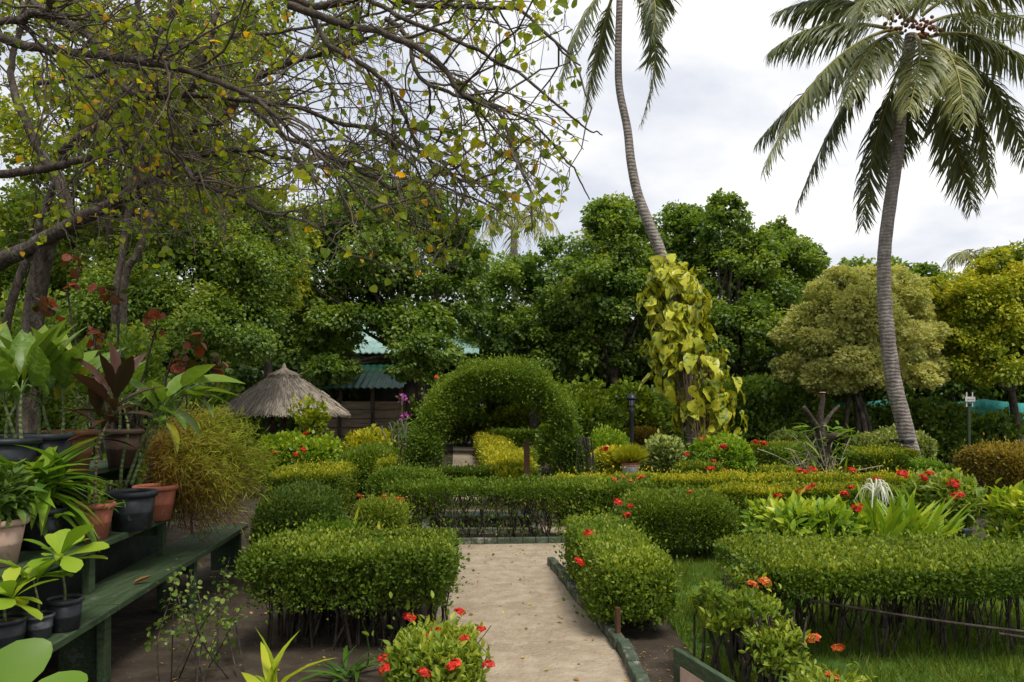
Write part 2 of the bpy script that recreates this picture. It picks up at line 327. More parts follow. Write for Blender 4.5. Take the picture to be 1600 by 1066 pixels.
# ================================================================== camera, sky, sun
cam = bpy.data.cameras.new('camera'); co = bpy.data.objects.new('camera', cam); COL.objects.link(co)
co.location = (0, 0, H); co.rotation_euler = (math.pi/2, 0, 0)
cam.sensor_width = 36; cam.lens = F/1600*36; cam.shift_y = (HY-533)/1600; cam.clip_end = 2000; cam.clip_start = .05
SC.camera = co
SUN_EL, SUN_AZ = math.radians(62), math.radians(150)      # azimuth clockwise from +Y
w = bpy.data.worlds.new('World'); SC.world = w; w.use_nodes = True
nt = w.node_tree; nt.nodes.clear(); N = lambda t, **k: mknode(nt, t, k); L = nt.links.new
sky = N('ShaderNodeTexSky', sky_type='NISHITA', sun_disc=False, sun_elevation=SUN_EL, sun_rotation=SUN_AZ)
tc = N('ShaderNodeTexCoord'); mp = N('ShaderNodeMapping'); mp.inputs['Scale'].default_value = (1, 1, 1.9); mp.inputs['Location'].default_value = (.35, .1, .2)
L(tc.outputs['Generated'], mp.inputs['Vector'])
n1 = N('ShaderNodeTexNoise', i_Scale=2.6, i_Detail=7.0, i_Roughness=.52, i_Distortion=.25); L(mp.outputs[0], n1.inputs['Vector'])
r1 = N('ShaderNodeValToRGB'); L(n1.outputs['Fac'], r1.inputs['Fac'])
ramp(r1, [(.40, (3.9, 4.25, 4.95)), (.48, (4.75, 4.95, 5.45)), (.545, (5.7, 5.8, 6.0)), (.62, (7.0, 6.95, 6.95))])
n2 = N('ShaderNodeTexNoise', i_Scale=1.7, i_Detail=4.0); mp2 = N('ShaderNodeMapping'); mp2.inputs['Location'].default_value = (3.1, 1.7, .4)
L(tc.outputs['Generated'], mp2.inputs['Vector']); L(mp2.outputs[0], n2.inputs['Vector'])
r2 = N('ShaderNodeValToRGB'); L(n2.outputs['Fac'], r2.inputs['Fac']); ramp(r2, [(.36, (.72, .72, .72)), (.5, (1, 1, 1))])
mx = N('ShaderNodeMixRGB'); L(r2.outputs['Color'], mx.inputs['Fac']); L(sky.outputs['Color'], mx.inputs['Color1']); L(r1.outputs['Color'], mx.inputs['Color2'])
bg = N('ShaderNodeBackground', i_Strength=.1); L(mx.outputs['Color'], bg.inputs['Color'])
wo = N('ShaderNodeOutputWorld'); L(bg.outputs[0], wo.inputs['Surface'])
sl = bpy.data.lights.new('sun', 'SUN'); sl.energy = 2.0; sl.angle = math.radians(18); sl.color = (1, .95, .87)
so = bpy.data.objects.new('sun', sl); COL.objects.link(so)
sd = Vector((math.sin(SUN_AZ)*math.cos(SUN_EL), math.cos(SUN_AZ)*math.cos(SUN_EL), math.sin(SUN_EL)))
so.rotation_euler = sd.to_track_quat('Z', 'Y').to_euler(); so.location = (0, -5, 20)
SC.view_settings.view_transform = 'Standard'; SC.view_settings.look = 'None'; SC.view_settings.exposure = 0.74
SC.cycles.max_bounces = 8; SC.cycles.diffuse_bounces = 5; SC.cycles.glossy_bounces = 2; SC.cycles.transmission_bounces = 4
SC.cycles.use_denoising = True
# ================================================================== ground
SAND = surf('sand', [(.285, .225, .155), (.36, .29, .205), (.435, .36, .265)], 7, 14, rough=.95, bump=1., bscale=34, spec=.1, bdist=.018, wear=((.30, .24, .168), 1.6, .54))
LAWN = surf('lawn_soil', [(.035, .085, .012), (.06, .13, .016), (.09, .17, .025)], 5, rough=.95, bump=.6)
def flat(name, polys, z, m, kind='structure'):
    mb = MB()
    for p in polys:
        v = [(x, y, z) for x, y in p]; mb.add(v, [tuple(range(len(v)))])
    return setp(mb.build(name, m), kind=kind)
flat('ground', [[(-400, -60), (400, -60), (400, 500), (-400, 500)]], 0, surf('ground_earth', [(.03, .022, .014), (.05, .037, .025), (.085, .064, .045)], 5, 10, rough=.97, bump=.9, bscale=18))
def wav(a, b, n=14, amp=.03):
    a = np.array(a, float); b = np.array(b, float); t = np.linspace(0, 1, n)[:, None]
    q = a+(b-a)*t; q[1:-1] += rng.normal(size=(n-2, 2))*amp; return [tuple(v) for v in q]
REDGE = spline([(.60, .5), (.64, 2.5), (.695, 4.28), (.66, 5.0), (.53, 6.0), (.43, 6.9), (.36, 7.45)], 30)
flat('path', [[tuple(q) for q in REDGE]+wav((-.62, 7.5), (-.55, .5))], .008, SAND)
flat('cross_path', [wav((-2.5, 7.25), (1.6, 7.25), 20)+wav((1.6, 8.62), (-2.6, 8.75), 20)], .004, SAND)
flat('inner_path', [wav((-2.2, 9.3), (1.2, 9.3), 14)+wav((1.1, 11.9), (-.15, 12.0), 8)+wav((-1.45, 29.5), (-2.35, 29.5), 4)+wav((-1.0, 12.0), (-2.3, 11.6), 6)], .004, SAND)
flat('lawn', [wav((1.12, 2.6), (1.2, 7.6), 16)+wav((1.4, 8.4), (9, 8.4), 16)+wav((9, 2.4), (1.3, 2.5), 8)], .005, LAWN)
mb = MB(); n = 110000
p = np.stack([rng.uniform(1.15, 5.8, n), rng.uniform(3.0, 8.2, n), np.full(n, .004)], 1)
p = p[(lumps(p, 1.2)+.4*lumps(p, 5.) > -.75)]; n = len(p)
scatter(mb, NEED, p, UP+rng.normal(size=(n, 3))*.45, runit(n), rng.uniform(.035, .095, n)*(1+.3*lumps(p, 3.)), np.clip(rng.uniform(.1, .8, n)+.2*lumps(p, 1.5), 0, 1))
NEEDW = None
setp(mb.build('grass', LM['grass']), 'short bright green lawn grass', 'grass', kind='stuff')
mb = MB(); n = 800
p = np.concatenate([np.stack([rng.uniform(-.5, .6, n), rng.uniform(3.5, 8.5, n), np.full(n, .014)], 1), np.stack([rng.uniform(-2.6, -.6, n), rng.uniform(3.3, 7, n), np.full(n, .008)], 1), np.stack([rng.uniform(.66, 1.3, n), rng.uniform(3., 4.9, n), np.full(n, .010)], 1), np.stack([rng.uniform(1.2, 4., n//2), rng.uniform(3.4, 7., n//2), np.full(n//2, .035)], 1)])
n = len(p); dd = runit(n); dd[:, 2] *= .15
scatter(mb, DIA, p, dd, UP+runit(n)*.3, rng.choice([.008, .014, .03, .05], n, p=[.6, .27, .1, .03]), rng.uniform(0, 1, n))
setp(mb.build('leaf_litter', LM['dry']), 'scattered dry leaf litter on sand and soil', 'litter', kind='stuff')
# kerb of painted bricks along the path
mb = MB(); q = spline(REDGE[2:], 200); s = np.concatenate([[0], np.cumsum(np.linalg.norm(np.diff(q, axis=0), axis=1))]); k = 0
while k*.205 < s[-1]-.1:
    m = k*.205+.1; x = np.interp(m, s, q[:, 0]); y = np.interp(m, s, q[:, 1]); a = (np.interp(m+.05, s, q[:, 0])-x, np.interp(m+.05, s, q[:, 1])-y)
    box(mb, (x+.035+random.uniform(-.008, .008), y, .035), (.075, .196, .10+random.uniform(-.008, .008)), math.atan2(-a[0], a[1])+random.uniform(-.04, .04)); k += 1
KERB = surf('kerb_paint', [(.035, .05, .03), (.068, .09, .056), (.13, .145, .11)], 9, rough=.85, bump=.6, wear=((.24, .21, .17), 6., .55))
setp(mb.build('kerb', KERB, bevel=.008), kind='structure')
mb = MB()
for k in range(14): box(mb, (-1.15+k*.15, 8.52+k*.012, .03), (.145, .07, .085), random.uniform(-.03, .03))
setp(mb.build('kerb', KERB, bevel=.008), kind='structure')
# ================================================================== hedges and shrubs of the garden
def rnd(px0, px1, py0, py1, Y, n): return [P(random.uniform(px0, px1), random.uniform(py0, py1), Y+random.uniform(-.1, .1)) for _ in range(n)]
def on(pts, z): return [(X(px, Y), Y, z+random.uniform(-.02, .03)) for px, Y in pts]
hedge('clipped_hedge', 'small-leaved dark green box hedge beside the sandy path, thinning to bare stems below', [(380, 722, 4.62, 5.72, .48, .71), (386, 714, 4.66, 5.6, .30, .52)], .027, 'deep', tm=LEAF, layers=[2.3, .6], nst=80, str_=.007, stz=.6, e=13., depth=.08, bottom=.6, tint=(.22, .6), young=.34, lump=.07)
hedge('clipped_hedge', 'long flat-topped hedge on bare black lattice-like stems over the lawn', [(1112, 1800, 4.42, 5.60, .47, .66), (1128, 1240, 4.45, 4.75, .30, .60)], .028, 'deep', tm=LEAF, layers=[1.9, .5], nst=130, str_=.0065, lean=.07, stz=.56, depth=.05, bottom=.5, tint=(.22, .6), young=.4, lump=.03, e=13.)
t = thing('hedge_rail', 'thin black horizontal rod running through the bare stems of the lattice-stemmed hedge', 'rail', (X(1430, 4.5), 4.45, 0))
for a, b in (((1265, 938, 4.5), (1640, 992, 4.4)), ((1560, 990, 4.42), (1680, 1000, 4.40))):
    mb = MB(); tube(mb, [P(*a), (P(*a)+P(*b))/2+np.array([0, 0, -.012]), P(*b)], .0085, .0085, 6, 10); mb.build('rod', BARKD, t)
hedge('ixora_hedge', 'yellow-green ixora hedge running along the painted brick kerb of the path', [('w', .80, 6.1, .26, 1.12, .05, .12, .60)], .031, 'ixora', gap=.5, layers=2.6, tm=LEAF, nst=110, stz=.5, depth=.08, tint=(.2, .6), lump=.035, a=.4, b=.6, fl=on([(965, 7.0), (985, 6.6), (980, 6.3), (920, 5.4)], .68)+[(.47, 5.2, .5)], fls=.7)
hedge('rounded_shrub', 'big rounded dark green shrub between the ixora hedge and the lawn', [(965, 1160, 7.4, 8.35, .12, .70)], .033, 'deep', cat='shrub', e=3.2, layers=2.6, nst=70, tint=(.25, .65), fl=on([(1078, 7.3)], .74), flm=FLO, fls=.7)
hedge('ixora_shrub', 'leggy yellow-green ixora with bare forked stems over the lawn', [(1062, 1235, 4.0, 4.45, .38, .55), ('w', 1.40, 4.0, .16, .2, .2, .2, .48)], .045, 'ixora', sep=True, cat='shrub', group='ixora shrubs', tm=LANCE, e=3, layers=.9, nst=13, str_=.008, stz=.5, depth=.07, lump=.09, bottom=.8, tint=(.3, .8), a=.35, b=.65, fl=on([(1195, 4.3), (1175, 4.2)], .58), flm=FLO, fls=.6)
hedge('ixora_shrub', 'low sprawling ixora with two orange flower heads below the lattice-stemmed hedge', [(1215, 1400, 3.3, 3.75, .05, .33)], .045, 'ixora', sep=True, cat='shrub', group='ixora shrubs', tm=LANCE, e=2.4, layers=.7, nst=24, depth=.08, lump=.12, tint=(.25, .75), a=.4, b=.6, fl=[P(1272, 1000, 3.9), P(1310, 1015, 3.8), P(1300, 1060, 3.5)], flm=FLO, fls=.8)
hedge('ixora_shrub', 'bushy ixora full of scarlet flower heads at the edge of the sandy path', [(590, 768, 3.75, 4.4, .02, .40)], .05, 'ixora', cat='shrub', group='ixora shrubs', tm=LANCE, e=2.8, layers=2.2, nst=40, depth=.08, lump=.07, tint=(.3, .78), a=.4, b=.65,
      fl=[P(668, 1000, 4.0), P(684, 990, 4.15), P(655, 1010, 3.95), P(598, 1030, 3.8), P(602, 1046, 3.74), P(662, 1054, 3.7), P(710, 1042, 3.75), P(725, 1000, 4.0), P(718, 958, 4.4), P(764, 1040, 3.8), P(640, 968, 4.35), P(752, 985, 4.15)], fls=.62)
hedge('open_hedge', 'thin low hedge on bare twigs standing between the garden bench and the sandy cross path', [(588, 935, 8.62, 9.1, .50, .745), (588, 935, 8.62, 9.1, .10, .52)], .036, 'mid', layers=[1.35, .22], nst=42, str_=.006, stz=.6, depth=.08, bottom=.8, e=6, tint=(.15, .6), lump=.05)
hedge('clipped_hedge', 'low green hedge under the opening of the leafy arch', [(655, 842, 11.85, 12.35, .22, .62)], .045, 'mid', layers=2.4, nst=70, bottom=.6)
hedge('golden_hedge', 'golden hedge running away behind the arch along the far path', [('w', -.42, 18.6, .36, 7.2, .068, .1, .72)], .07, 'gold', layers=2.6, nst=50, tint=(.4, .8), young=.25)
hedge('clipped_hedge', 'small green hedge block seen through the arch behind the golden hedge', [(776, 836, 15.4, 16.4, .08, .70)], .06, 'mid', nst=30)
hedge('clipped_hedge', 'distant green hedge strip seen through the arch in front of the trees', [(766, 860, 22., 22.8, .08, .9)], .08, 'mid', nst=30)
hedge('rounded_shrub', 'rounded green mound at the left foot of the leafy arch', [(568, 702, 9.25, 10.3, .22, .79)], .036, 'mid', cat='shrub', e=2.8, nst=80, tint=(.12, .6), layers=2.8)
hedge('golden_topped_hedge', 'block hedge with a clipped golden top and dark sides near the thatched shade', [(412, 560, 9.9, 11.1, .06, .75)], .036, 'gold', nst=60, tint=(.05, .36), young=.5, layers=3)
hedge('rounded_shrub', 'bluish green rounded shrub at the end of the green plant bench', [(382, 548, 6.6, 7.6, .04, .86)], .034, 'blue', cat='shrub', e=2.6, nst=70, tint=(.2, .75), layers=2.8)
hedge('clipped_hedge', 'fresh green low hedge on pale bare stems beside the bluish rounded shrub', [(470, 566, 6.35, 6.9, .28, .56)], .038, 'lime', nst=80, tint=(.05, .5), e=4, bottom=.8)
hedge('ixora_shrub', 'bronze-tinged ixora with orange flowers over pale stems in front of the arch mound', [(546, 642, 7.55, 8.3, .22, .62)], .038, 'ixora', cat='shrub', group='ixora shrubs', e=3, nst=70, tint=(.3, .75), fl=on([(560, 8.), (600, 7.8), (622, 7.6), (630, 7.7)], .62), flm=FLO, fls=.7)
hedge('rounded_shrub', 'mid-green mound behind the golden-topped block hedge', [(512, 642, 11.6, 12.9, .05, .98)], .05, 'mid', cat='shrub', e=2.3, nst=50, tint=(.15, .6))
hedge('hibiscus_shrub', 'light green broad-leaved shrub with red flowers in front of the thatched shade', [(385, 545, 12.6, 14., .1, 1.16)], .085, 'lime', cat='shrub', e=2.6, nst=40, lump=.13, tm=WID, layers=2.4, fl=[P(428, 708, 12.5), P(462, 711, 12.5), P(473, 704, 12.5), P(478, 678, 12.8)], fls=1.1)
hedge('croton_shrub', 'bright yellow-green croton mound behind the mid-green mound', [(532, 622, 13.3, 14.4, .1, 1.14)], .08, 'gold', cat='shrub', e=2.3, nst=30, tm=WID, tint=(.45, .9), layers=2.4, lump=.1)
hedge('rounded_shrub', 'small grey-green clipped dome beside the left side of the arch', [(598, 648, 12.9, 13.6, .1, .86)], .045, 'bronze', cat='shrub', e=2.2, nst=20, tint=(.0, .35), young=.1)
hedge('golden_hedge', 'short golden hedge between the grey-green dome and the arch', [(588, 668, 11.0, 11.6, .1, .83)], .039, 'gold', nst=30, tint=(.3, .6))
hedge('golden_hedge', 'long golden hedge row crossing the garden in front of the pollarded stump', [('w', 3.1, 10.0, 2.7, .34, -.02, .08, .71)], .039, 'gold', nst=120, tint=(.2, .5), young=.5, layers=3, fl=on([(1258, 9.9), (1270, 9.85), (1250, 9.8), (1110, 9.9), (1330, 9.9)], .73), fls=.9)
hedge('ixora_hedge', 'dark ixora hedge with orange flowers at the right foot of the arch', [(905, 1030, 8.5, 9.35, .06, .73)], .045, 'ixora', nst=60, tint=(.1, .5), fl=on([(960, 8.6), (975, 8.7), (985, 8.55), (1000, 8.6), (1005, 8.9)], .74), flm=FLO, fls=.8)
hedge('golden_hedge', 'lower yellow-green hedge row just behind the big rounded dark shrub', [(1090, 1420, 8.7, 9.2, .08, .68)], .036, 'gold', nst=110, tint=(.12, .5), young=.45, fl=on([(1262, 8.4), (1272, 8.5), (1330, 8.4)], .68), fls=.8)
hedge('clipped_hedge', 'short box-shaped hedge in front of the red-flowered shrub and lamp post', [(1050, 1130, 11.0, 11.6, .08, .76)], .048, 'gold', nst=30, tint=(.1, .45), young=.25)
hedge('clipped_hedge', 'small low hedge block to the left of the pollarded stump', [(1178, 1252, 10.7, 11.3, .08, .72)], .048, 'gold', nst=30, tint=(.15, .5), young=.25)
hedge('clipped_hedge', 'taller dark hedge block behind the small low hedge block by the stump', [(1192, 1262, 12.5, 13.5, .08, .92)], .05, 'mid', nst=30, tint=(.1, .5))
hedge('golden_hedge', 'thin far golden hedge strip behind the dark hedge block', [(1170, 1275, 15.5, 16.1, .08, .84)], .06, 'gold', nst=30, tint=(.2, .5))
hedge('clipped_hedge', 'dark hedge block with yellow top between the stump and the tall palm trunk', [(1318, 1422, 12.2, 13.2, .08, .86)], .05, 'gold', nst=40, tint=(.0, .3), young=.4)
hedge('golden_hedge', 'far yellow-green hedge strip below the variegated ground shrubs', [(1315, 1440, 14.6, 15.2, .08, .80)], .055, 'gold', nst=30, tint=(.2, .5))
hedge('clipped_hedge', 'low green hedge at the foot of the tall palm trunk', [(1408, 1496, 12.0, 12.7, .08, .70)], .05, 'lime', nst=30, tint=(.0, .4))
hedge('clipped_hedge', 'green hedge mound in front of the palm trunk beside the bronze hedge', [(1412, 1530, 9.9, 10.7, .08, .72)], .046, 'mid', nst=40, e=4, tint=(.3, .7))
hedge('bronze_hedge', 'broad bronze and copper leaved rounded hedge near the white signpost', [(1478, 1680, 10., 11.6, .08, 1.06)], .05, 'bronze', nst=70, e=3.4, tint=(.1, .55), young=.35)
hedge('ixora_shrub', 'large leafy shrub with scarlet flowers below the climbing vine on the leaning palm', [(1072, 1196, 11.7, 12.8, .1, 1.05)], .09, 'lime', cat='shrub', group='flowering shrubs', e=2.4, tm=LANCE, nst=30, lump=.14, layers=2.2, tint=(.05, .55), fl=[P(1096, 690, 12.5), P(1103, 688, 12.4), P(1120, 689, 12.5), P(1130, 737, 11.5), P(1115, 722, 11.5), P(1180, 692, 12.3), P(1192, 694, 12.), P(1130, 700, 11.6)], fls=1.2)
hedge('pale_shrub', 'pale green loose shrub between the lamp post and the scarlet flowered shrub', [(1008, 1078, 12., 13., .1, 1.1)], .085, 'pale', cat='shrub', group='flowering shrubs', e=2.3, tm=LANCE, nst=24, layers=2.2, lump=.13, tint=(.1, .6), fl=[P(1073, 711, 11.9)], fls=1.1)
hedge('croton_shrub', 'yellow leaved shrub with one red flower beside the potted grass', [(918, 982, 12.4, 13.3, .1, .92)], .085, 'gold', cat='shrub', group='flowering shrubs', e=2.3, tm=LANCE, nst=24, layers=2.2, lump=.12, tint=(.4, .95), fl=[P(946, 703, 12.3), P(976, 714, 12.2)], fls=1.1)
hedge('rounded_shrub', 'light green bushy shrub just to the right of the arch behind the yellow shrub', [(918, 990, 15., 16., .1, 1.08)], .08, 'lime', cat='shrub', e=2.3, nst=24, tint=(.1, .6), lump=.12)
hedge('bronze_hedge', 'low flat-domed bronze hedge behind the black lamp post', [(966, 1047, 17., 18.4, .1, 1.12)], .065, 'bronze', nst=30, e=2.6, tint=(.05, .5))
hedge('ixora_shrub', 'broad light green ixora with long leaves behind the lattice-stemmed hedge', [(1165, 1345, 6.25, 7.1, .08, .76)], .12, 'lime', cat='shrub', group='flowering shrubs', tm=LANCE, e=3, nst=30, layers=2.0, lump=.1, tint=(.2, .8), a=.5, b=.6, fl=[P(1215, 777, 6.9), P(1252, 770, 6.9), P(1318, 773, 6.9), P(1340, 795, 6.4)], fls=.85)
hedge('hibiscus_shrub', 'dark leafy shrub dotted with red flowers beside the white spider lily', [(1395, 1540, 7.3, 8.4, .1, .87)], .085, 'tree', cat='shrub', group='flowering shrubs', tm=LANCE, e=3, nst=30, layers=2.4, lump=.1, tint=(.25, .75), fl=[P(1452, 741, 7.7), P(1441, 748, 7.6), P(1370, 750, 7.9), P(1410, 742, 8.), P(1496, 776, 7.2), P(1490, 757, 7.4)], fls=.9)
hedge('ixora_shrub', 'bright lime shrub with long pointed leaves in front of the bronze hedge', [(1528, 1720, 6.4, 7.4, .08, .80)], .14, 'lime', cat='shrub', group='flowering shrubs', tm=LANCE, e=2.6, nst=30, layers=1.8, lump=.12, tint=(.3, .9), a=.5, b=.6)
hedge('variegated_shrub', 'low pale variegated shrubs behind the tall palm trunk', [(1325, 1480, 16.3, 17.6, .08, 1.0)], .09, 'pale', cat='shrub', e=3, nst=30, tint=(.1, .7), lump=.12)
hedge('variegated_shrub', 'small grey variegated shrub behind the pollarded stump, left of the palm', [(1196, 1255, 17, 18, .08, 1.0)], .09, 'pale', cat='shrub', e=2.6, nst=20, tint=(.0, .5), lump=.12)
mb = MB(); boxleaves(mb, (0, 36, 1.5), (45, 1.2, 1.6), .42, WID, layers=2.2, lump=.5, depth=.3, tint=(.0, .5), gap=.3)
setp(mb.build('far_undergrowth', LM['tree']), 'dense dark undergrowth far behind the garden trees', 'undergrowth', kind='stuff')
SH = [('dark low shrub behind the thatched shade post', 430, 60, 640, 20.6, 'tree', (.0, .5)), ('bright green leafy shrub behind the right shoulder of the arch', 905, 60, 598, 17.5, 'treelight', (.0, .5)), ('dull brownish green shrub behind the lamp post', 945, 38, 612, 19, 'bronze', (.0, .2)),
      ('fresh green shrub standing behind the black lamp head', 985, 52, 596, 18.6, 'treelight', (.0, .5)), ('dark shrub between the lamp post and the vine-clad palm', 1035, 55, 612, 19.5, 'tree', (.2, .7)),
      ('dark green shrub wall right of the vine-clad palm', 1170, 68, 588, 20, 'tree', (.0, .55)), ('dark shrub with mixed leaves left of the cream tree', 1245, 62, 596, 20, 'tree', (.0, .6)),
      ('deep green shrub under the cream tree', 1330, 62, 640, 21.5, 'tree', (.0, .6)), ('dark shrub under the cream tree right of its trunks', 1400, 55, 632, 21.5, 'tree', (.0, .6)),
      ('dark shrub left of the white signpost', 1462, 58, 624, 20.5, 'tree', (.0, .6)), ('dark shrub below the teal netting', 1545, 62, 648, 20.8, 'tree', (.0, .5)), ('dark shrub below the teal netting at the far right', 1640, 70, 650, 20.8, 'tree', (.0, .5)),
      ('leafy green shrub behind the arch opening', 826, 60, 636, 27, 'treelight', (.1, .7)), ('dark shrub behind the left side of the arch', 652, 34, 634, 20, 'tree', (.0, .6)),
      ('leafy shrub at the end of the far path seen through the arch', 722, 45, 640, 30.8, 'treelight', (.1, .6)), ('tall leafy shrub hiding the big trunk behind the upper pots', 40, 95, 462, 8.9, 'tree', (.1, .75)), ('tall leafy shrub behind the copper leaved shrub and cordyline', 200, 90, 500, 8.6, 'tree', (.1, .75)), ('light shrub behind the thatched shade on its left', 345, 50, 600, 17.5, 'tree', (.0, .6)), ('pale flowering bush under the right eave of the thatched shade', 490, 28, 630, 13.6, 'treelight', (.2, .8))]
for lb, px, rp, pt, Y, pal, tn in SH:
    zt = Z(pt, Y); hedge('garden_shrub', lb, [(px-rp, px+rp, Y-rp/F*Y*.7, Y+rp/F*Y*.7, .05, zt)], .13 if Y > 15 else .1 if Y > 10 else .07, pal, cat='shrub', group='shrubs along the far edge of the garden', tm=WID, e=2.6, nst=14, str_=.02, layers=2.4, lump=.22, depth=.15, tint=tn, young=.2, wob=1.4)
# ================================================================== leafy arch
AX, AY, AZ, RC, TH, DP = X(778, 10.4)-.02, 10.9, 1.02, 1.04, .20, .47
t = thing('leafy_arch', 'tall clipped green arch of small leaves spanning the garden path', 'hedge arch', (AX, AY, 0))
mb = MB(); n = 96000
s = rng.uniform(-.85, math.pi+.85, n)                       # angle; beyond [0,pi] = straight legs
phi = rng.uniform(0, 2*math.pi, n)
cx, cy = np.cos(phi), np.sin(phi); e = 3.2; ff = (np.abs(cx)**e+np.abs(cy)**e)**(-1/e)
dep = np.minimum(rng.exponential(.075, n), .3)-np.where(rng.random(n) < .15, rng.exponential(.055, n), 0)
rr = cx*ff*(TH-dep); yy = cy*ff*(DP-dep)
ang = np.clip(s, 0, math.pi); leg = np.where(s < 0, -s, np.where(s > math.pi, s-math.pi, 0))
fl = 1+.18*leg                                              # legs widen a little
rad = np.stack([np.cos(ang), np.zeros(n), np.sin(ang)], 1)
p = np.array([AX, AY, AZ])+rad*(RC+rr)[:, None]*np.where(leg > 0, fl, 1)[:, None]+np.stack([0*s, yy*(1+.1*leg), -leg], 1)
nm = nrm(rad*np.sign(cx)[:, None]*(np.abs(cx)**(e-1)/TH)[:, None]+np.stack([0*s, np.sign(cy)*np.abs(cy)**(e-1)/DP, 0*s], 1))
p += nm*(.085*lumps(p, 1.7)+.04*lumps(p, 5))[:, None]
keep = rng.random(n) < np.where(leg > .15, np.clip(1.05-1.5*(leg-.15), .10, 1), 1); p, nm = p[keep], nm[keep]; n = len(p)
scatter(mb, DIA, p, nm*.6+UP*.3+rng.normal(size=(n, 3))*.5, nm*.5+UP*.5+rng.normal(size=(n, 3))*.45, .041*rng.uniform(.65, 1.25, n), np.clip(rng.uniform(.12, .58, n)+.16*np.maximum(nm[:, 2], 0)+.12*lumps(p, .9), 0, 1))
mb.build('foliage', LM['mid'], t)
mb = MB(); m = 150; a0 = np.where(rng.random(m) < .5, 0, math.pi)
pts = np.zeros((m, 4, 3)); off = rng.uniform(-.3, .3, m); yo = rng.uniform(-.5, .5, m)
for k, zz in enumerate((0, .4, .8, 1.15)):
    pts[:, k] = np.stack([AX+np.cos(a0)*(RC+off*(1-.1*k)+.1)+rng.normal(size=m)*.03, AY+yo+rng.normal(size=m)*.03, np.full(m, zz)], 1)
tubes(mb, pts, .008, 4); mb.build('stems', BARKD, t)
mb = MB()
for dy in (-.3, .3):
    aa = np.linspace(-.9, math.pi+.9, 40); tube(mb, [(AX+math.cos(min(max(a, 0), math.pi))*.9, AY+dy, AZ+math.sin(min(max(a, 0), math.pi))*.9-(max(-a, 0)+max(a-math.pi, 0))*1.13) for a in aa], .018, sides=8)
mb.build('frame', BLACKM, t)
mb = MB(); box(mb, (X(823, 10.95), 10.95, .55), (.085, .085, 1.1)); mb.build('post', WOODB, t, bevel=.006)
# loose shoots and one orange flower on the shoulder
flowers(t, [P(682, 590, 10.45)], FLO, .9)
# low bench behind the open hedge
by = 9.55; bx0, bx1 = X(652, by), X(852, by); bc = (bx0+bx1)/2
t = thing('garden_bench', 'low white-legged garden bench half hidden behind the thin open hedge', 'bench', (bc, by, 0))
mb = MB()
for k in range(3): box(mb, (bc, by-.14+k*.14, .20), (bx1-bx0, .13, .035))
mb.build('seat', surf('dark_green_wood', [(.012, .02, .016), (.03, .04, .034), (.05, .06, .05)], 5, rough=.7), t, bevel=.005)
for x in (bx0+.12, bx1-.12):
    mb = MB(); box(mb, (x, by, .091), (.11, .34, .18)); mb.build('leg', WHITEP, t, bevel=.006)
mb = MB(); box(mb, (bc, by+.02, .12), (bx1-bx0-.36, .03, .09)); mb.build('stretcher', surf('grey_board', [(.13, .12, .11), (.2, .19, .17), (.27, .25, .23)], 5), t, bevel=.004)
mb = MB(); box(mb, (bc, by-.02, .03), (bx1-bx0-.1, .42, .06)); mb.build('plinth', surf('grey_concrete', [(.16, .15, .13), (.25, .235, .21), (.33, .31, .28)], 5), t, bevel=.008)
# ================================================================== thatched shade
UYc = 15.5; ux = X(444, UYc); ez = Z(641, UYc); az = Z(582, UYc); R = 89/F*UYc
t = thing('thatched_umbrella', 'round thatched garden shade of grey palm straw on a single dark post', 'thatched shade', (ux, UYc, 0))
prof = lambda f: (R*f, az-(az-ez)*(f**1.18))
mb = MB(); pr = [prof(f) for f in np.linspace(.02, 1, 12)]; lathe(mb, pr, (ux, UYc, 0), 48); lathe(mb, [(R*.97, ez+.01), (R*.5, ez+.25), (.05, az-.15)], (ux, UYc, 0), 48)
m = 26000; f = np.sqrt(rng.uniform(.003, 1, m)); th = rng.uniform(0, 6.283, m)
rad = np.stack([np.cos(th), np.sin(th), 0*th], 1); z = az-(az-ez)*f**1.18
p = np.array([ux, UYc, 0])+rad*(R*f)[:, None]+UP*(z+.015+rng.exponential(.012, m))[:, None]
sl_ = nrm(rad*R+UP*(-(az-ez)*1.18*f**.18)[:, None]); nn = nrm(np.cross(np.cross(sl_, UP), sl_)*1.)
nn = np.where(nn[:, 2:] < 0, -nn, nn)
STRAW = Tm(); STRAW.v = np.array([(-.032, 0, 0), (.032, 0, 0), (.022, 1, .01), (-.022, 1, .01)]); STRAW.f = np.array([(0, 1, 2), (0, 2, 3)])
scatter(mb, STRAW, p, sl_+rng.normal(size=(m, 3))*.07-UP*.04, nn+rng.normal(size=(m, 3))*.3, rng.uniform(.14, .27, m), rng.uniform(.05, .95, m))
m = 2600; th = rng.uniform(0, 6.283, m); rad = np.stack([np.cos(th), np.sin(th), 0*th], 1)
p = np.array([ux, UYc, ez])+rad*(R*rng.uniform(.93, 1.0, m))[:, None]+UP*.05
scatter(mb, STRAW, p, rad*.5-UP*.9+rng.normal(size=(m, 3))*.1, rad+UP*.3, rng.uniform(.1, .17, m), rng.uniform(.0, .9, m))
mb.build('thatch', LM['thatch'], t)
mb = MB(); lathe(mb, [(.34, az-.115), (.2, az-.01), (.1, az+.055), (.045, az+.10), (.03, az+.17), (.001, az+.2)], (ux, UYc, 0), 24)
m = 500; th = rng.uniform(0, 6.283, m); rad = np.stack([np.cos(th), np.sin(th), 0*th], 1)
scatter(mb, STRAW, np.array([ux, UYc, az+.07])+rad*.06, rad*1.-UP*.55+rng.normal(size=(m, 3))*.08, UP+rad*.3, rng.uniform(.26, .36, m), rng.uniform(.1, .9, m))
mb.build('cap', LM['thatch'], t)
